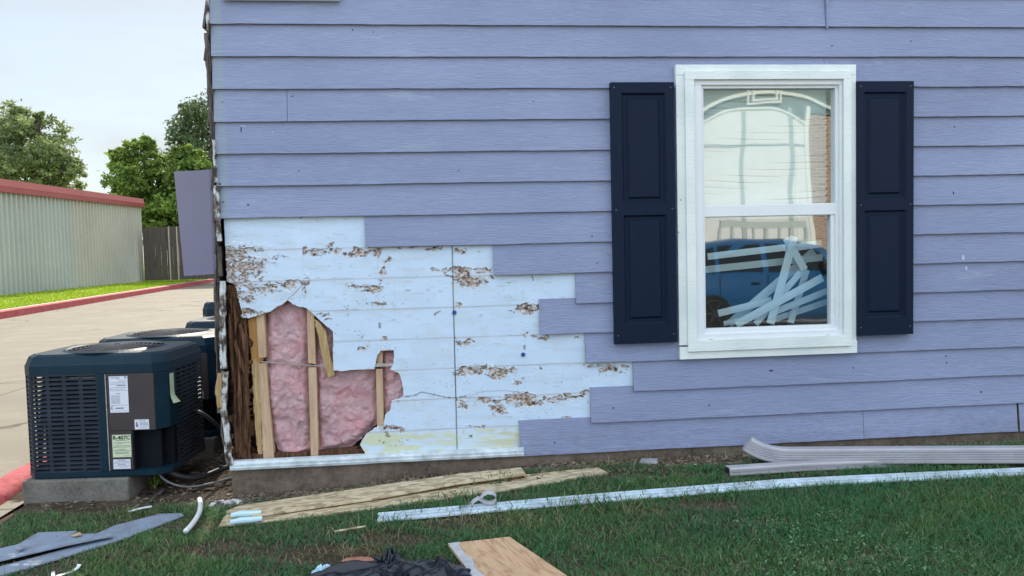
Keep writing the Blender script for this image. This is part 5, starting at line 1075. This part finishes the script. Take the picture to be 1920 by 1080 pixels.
for x_ in (1395, 1480): face('mullion', [(x_-4, 206), (x_+4, 206), (x_+4, 480), (x_-4, 480)], M['mullion'], .12)
face('mullion', [(1290, 275), (1508, 275), (1508, 279), (1290, 279)], M['mullion'], .13)
for q_ in (0, 9): face('square_trim', [(1400+q_, 150), (1403+q_, 150), (1403+q_, 192-q_*.7), (1457-q_, 192-q_*.7), (1457-q_, 150), (1460-q_, 150), (1460-q_, 196-q_*.7), (1400+q_, 196-q_*.7)], M['facadetrim'], .20+.03*q_/9)
rl = thing('porch_railing', 'white porch railing in front of the arched building, mirrored in the lower pane', 'railing', (Mi(1420, 440, 13.5)[0], -13.5, 0))
b = MB(); a_ = Mi(1350, 415, 13.5); c_ = Mi(1505, 400, 13.5); b.box(a_[0], c_[0], -13.55, -13.45, 1.75, 1.95); b.box(a_[0], c_[0], -13.55, -13.45, 1.35, 1.42); mesh_obj('rail', b, M['paler'], rl)
for i in range(8): x_ = a_[0]+(c_[0]-a_[0])*i/7; b = MB(); b.box(x_-.03, x_+.03, -13.54, -13.46, -.13, 1.75); mesh_obj('baluster', b, M['paler'], rl)
# blue car
wc = Mi(1340, 583, 8.0); car = thing('parked_car', 'blue hatchback car mirrored in the lower window pane', 'car', (wc[0], -8.0, -.13))
g0 = -.13
stn = [(-.85, .45, .80, .86, .60, .45), (-.80, .30, .95, 1.02, .80, .60), (-.55, .25, 1.02, 1.32, .88, .66), (-.1, .22, 1.03, 1.52, .92, .66), (.6, .20, 1.02, 1.58, .93, .68), (1.4, .20, 1.0, 1.57, .93, .68), (2.1, .20, .98, 1.40, .92, .64), (2.7, .20, .97, 1.02, .91, .75), (3.3, .24, .90, .92, .88, .72), (3.65, .32, .74, .78, .78, .6), (3.72, .42, .62, .64, .6, .4)]
V = []; F = []
for (x_, zb2, zbelt, zr, hw, hr) in stn:
    for sgn in (1,):
        pr = [(0, zb2), (hw*.9, zb2), (hw, zb2+.12), (hw*1.01, (zb2+zbelt)/2), (hw*.98, zbelt-.03), (hw*.94, zbelt), (hr+.02, zr-.06), (hr*.8, zr-.01), (0, zr)]
    ring_ = [(yy, z_) for yy, z_ in pr]+[(-yy, z_) for yy, z_ in pr[-2:0:-1]]
    V += [(wc[0]+x_, -8.0-.93+yy, g0+z_) for yy, z_ in ring_]
n = 16
for i in range(len(stn)-1): F += [(i*n+j, (i+1)*n+j, (i+1)*n+(j+1) % n, i*n+(j+1) % n) for j in range(n)]
F += [tuple(range(n-1, -1, -1)), tuple((len(stn)-1)*n+j for j in range(n))]
b = MB(); b.add(V, F); o = mesh_obj('body', b, M['carblue'], car, smooth=True)
def cw(poly, name, m, yo=.004):
    b = MB(); V = []
    for x_, t_ in poly:      # t_: 0 belt .. 1 roof edge
        xs_ = [s[0] for s in stn]; zb2 = np.interp(x_, xs_, [s[2] for s in stn]); zr = np.interp(x_, xs_, [s[3] for s in stn])-.06; hw = np.interp(x_, xs_, [s[4]*.94 for s in stn]); hr = np.interp(x_, xs_, [s[5]+.02 for s in stn])
        V.append((wc[0]+x_, -8.0-.93+hw*(1-t_)+hr*t_+yo+.006, g0+zb2*(1-t_)+zr*t_))
    b.prism(V, (0, -.01, 0)); return mesh_obj(name, b, m, car)
cw([(-.45, .08), (.1, .05), (.1, .9), (-.2, .85)], 'side_window', M['carglass']); cw([(.17, .05), (.95, .05), (.95, .92), (.17, .92)], 'side_window', M['carglass']); cw([(1.05, .05), (2.2, .05), (1.95, .8), (1.7, .92), (1.05, .92)], 'side_window', M['carglass'])
for x_ in (0, 2.75):
    b = MB(); b.tube([(wc[0]+x_, -8.0-.14, g0+.34), (wc[0]+x_, -8.0+.02, g0+.34)], .34, 28); tw = mesh_obj('wheel', b, M['rubber'], car)
    b = MB(); b.tube([(wc[0]+x_, -8.0+.018, g0+.34), (wc[0]+x_, -8.0+.03, g0+.34)], .07, 14)
    for k in range(6): a_ = k*math.pi/3; b.tube([(wc[0]+x_, -7.975, g0+.34), (wc[0]+x_+.23*math.cos(a_), -7.975, g0+.34+.23*math.sin(a_))], .022, 6)
    b.tube([(wc[0]+x_+.24*math.cos(t_), -7.975, g0+.34+.24*math.sin(t_)) for t_ in np.linspace(0, 6.283, 25)], .015, 6); mesh_obj('rim', b, M['rim'], tw)
b = MB(); b.obox((wc[0]+2.0, -7.98, g0+1.07), (.11, 0, 0), (0, .10, 0), (0, 0, .075)); mesh_obj('wing_mirror', b, M['rubber'], car, bevel=.03)
for x_ in (.75, 1.95-.3): b = MB(); b.obox((wc[0]+x_, -8.0+.02, g0+.86), (.09, 0, 0), (0, .012, 0), (0, 0, .014)); mesh_obj('door_handle', b, M['rubber'], car, bevel=.006)
b = MB(); b.box(wc[0]+.14, wc[0]+.15, -8.004, -7.995, g0+.35, g0+1.0); b.box(wc[0]+1.0, wc[0]+1.01, -8.004, -7.995, g0+.3, g0+1.0); mesh_obj('door_seam', b, M['rubber'], car)
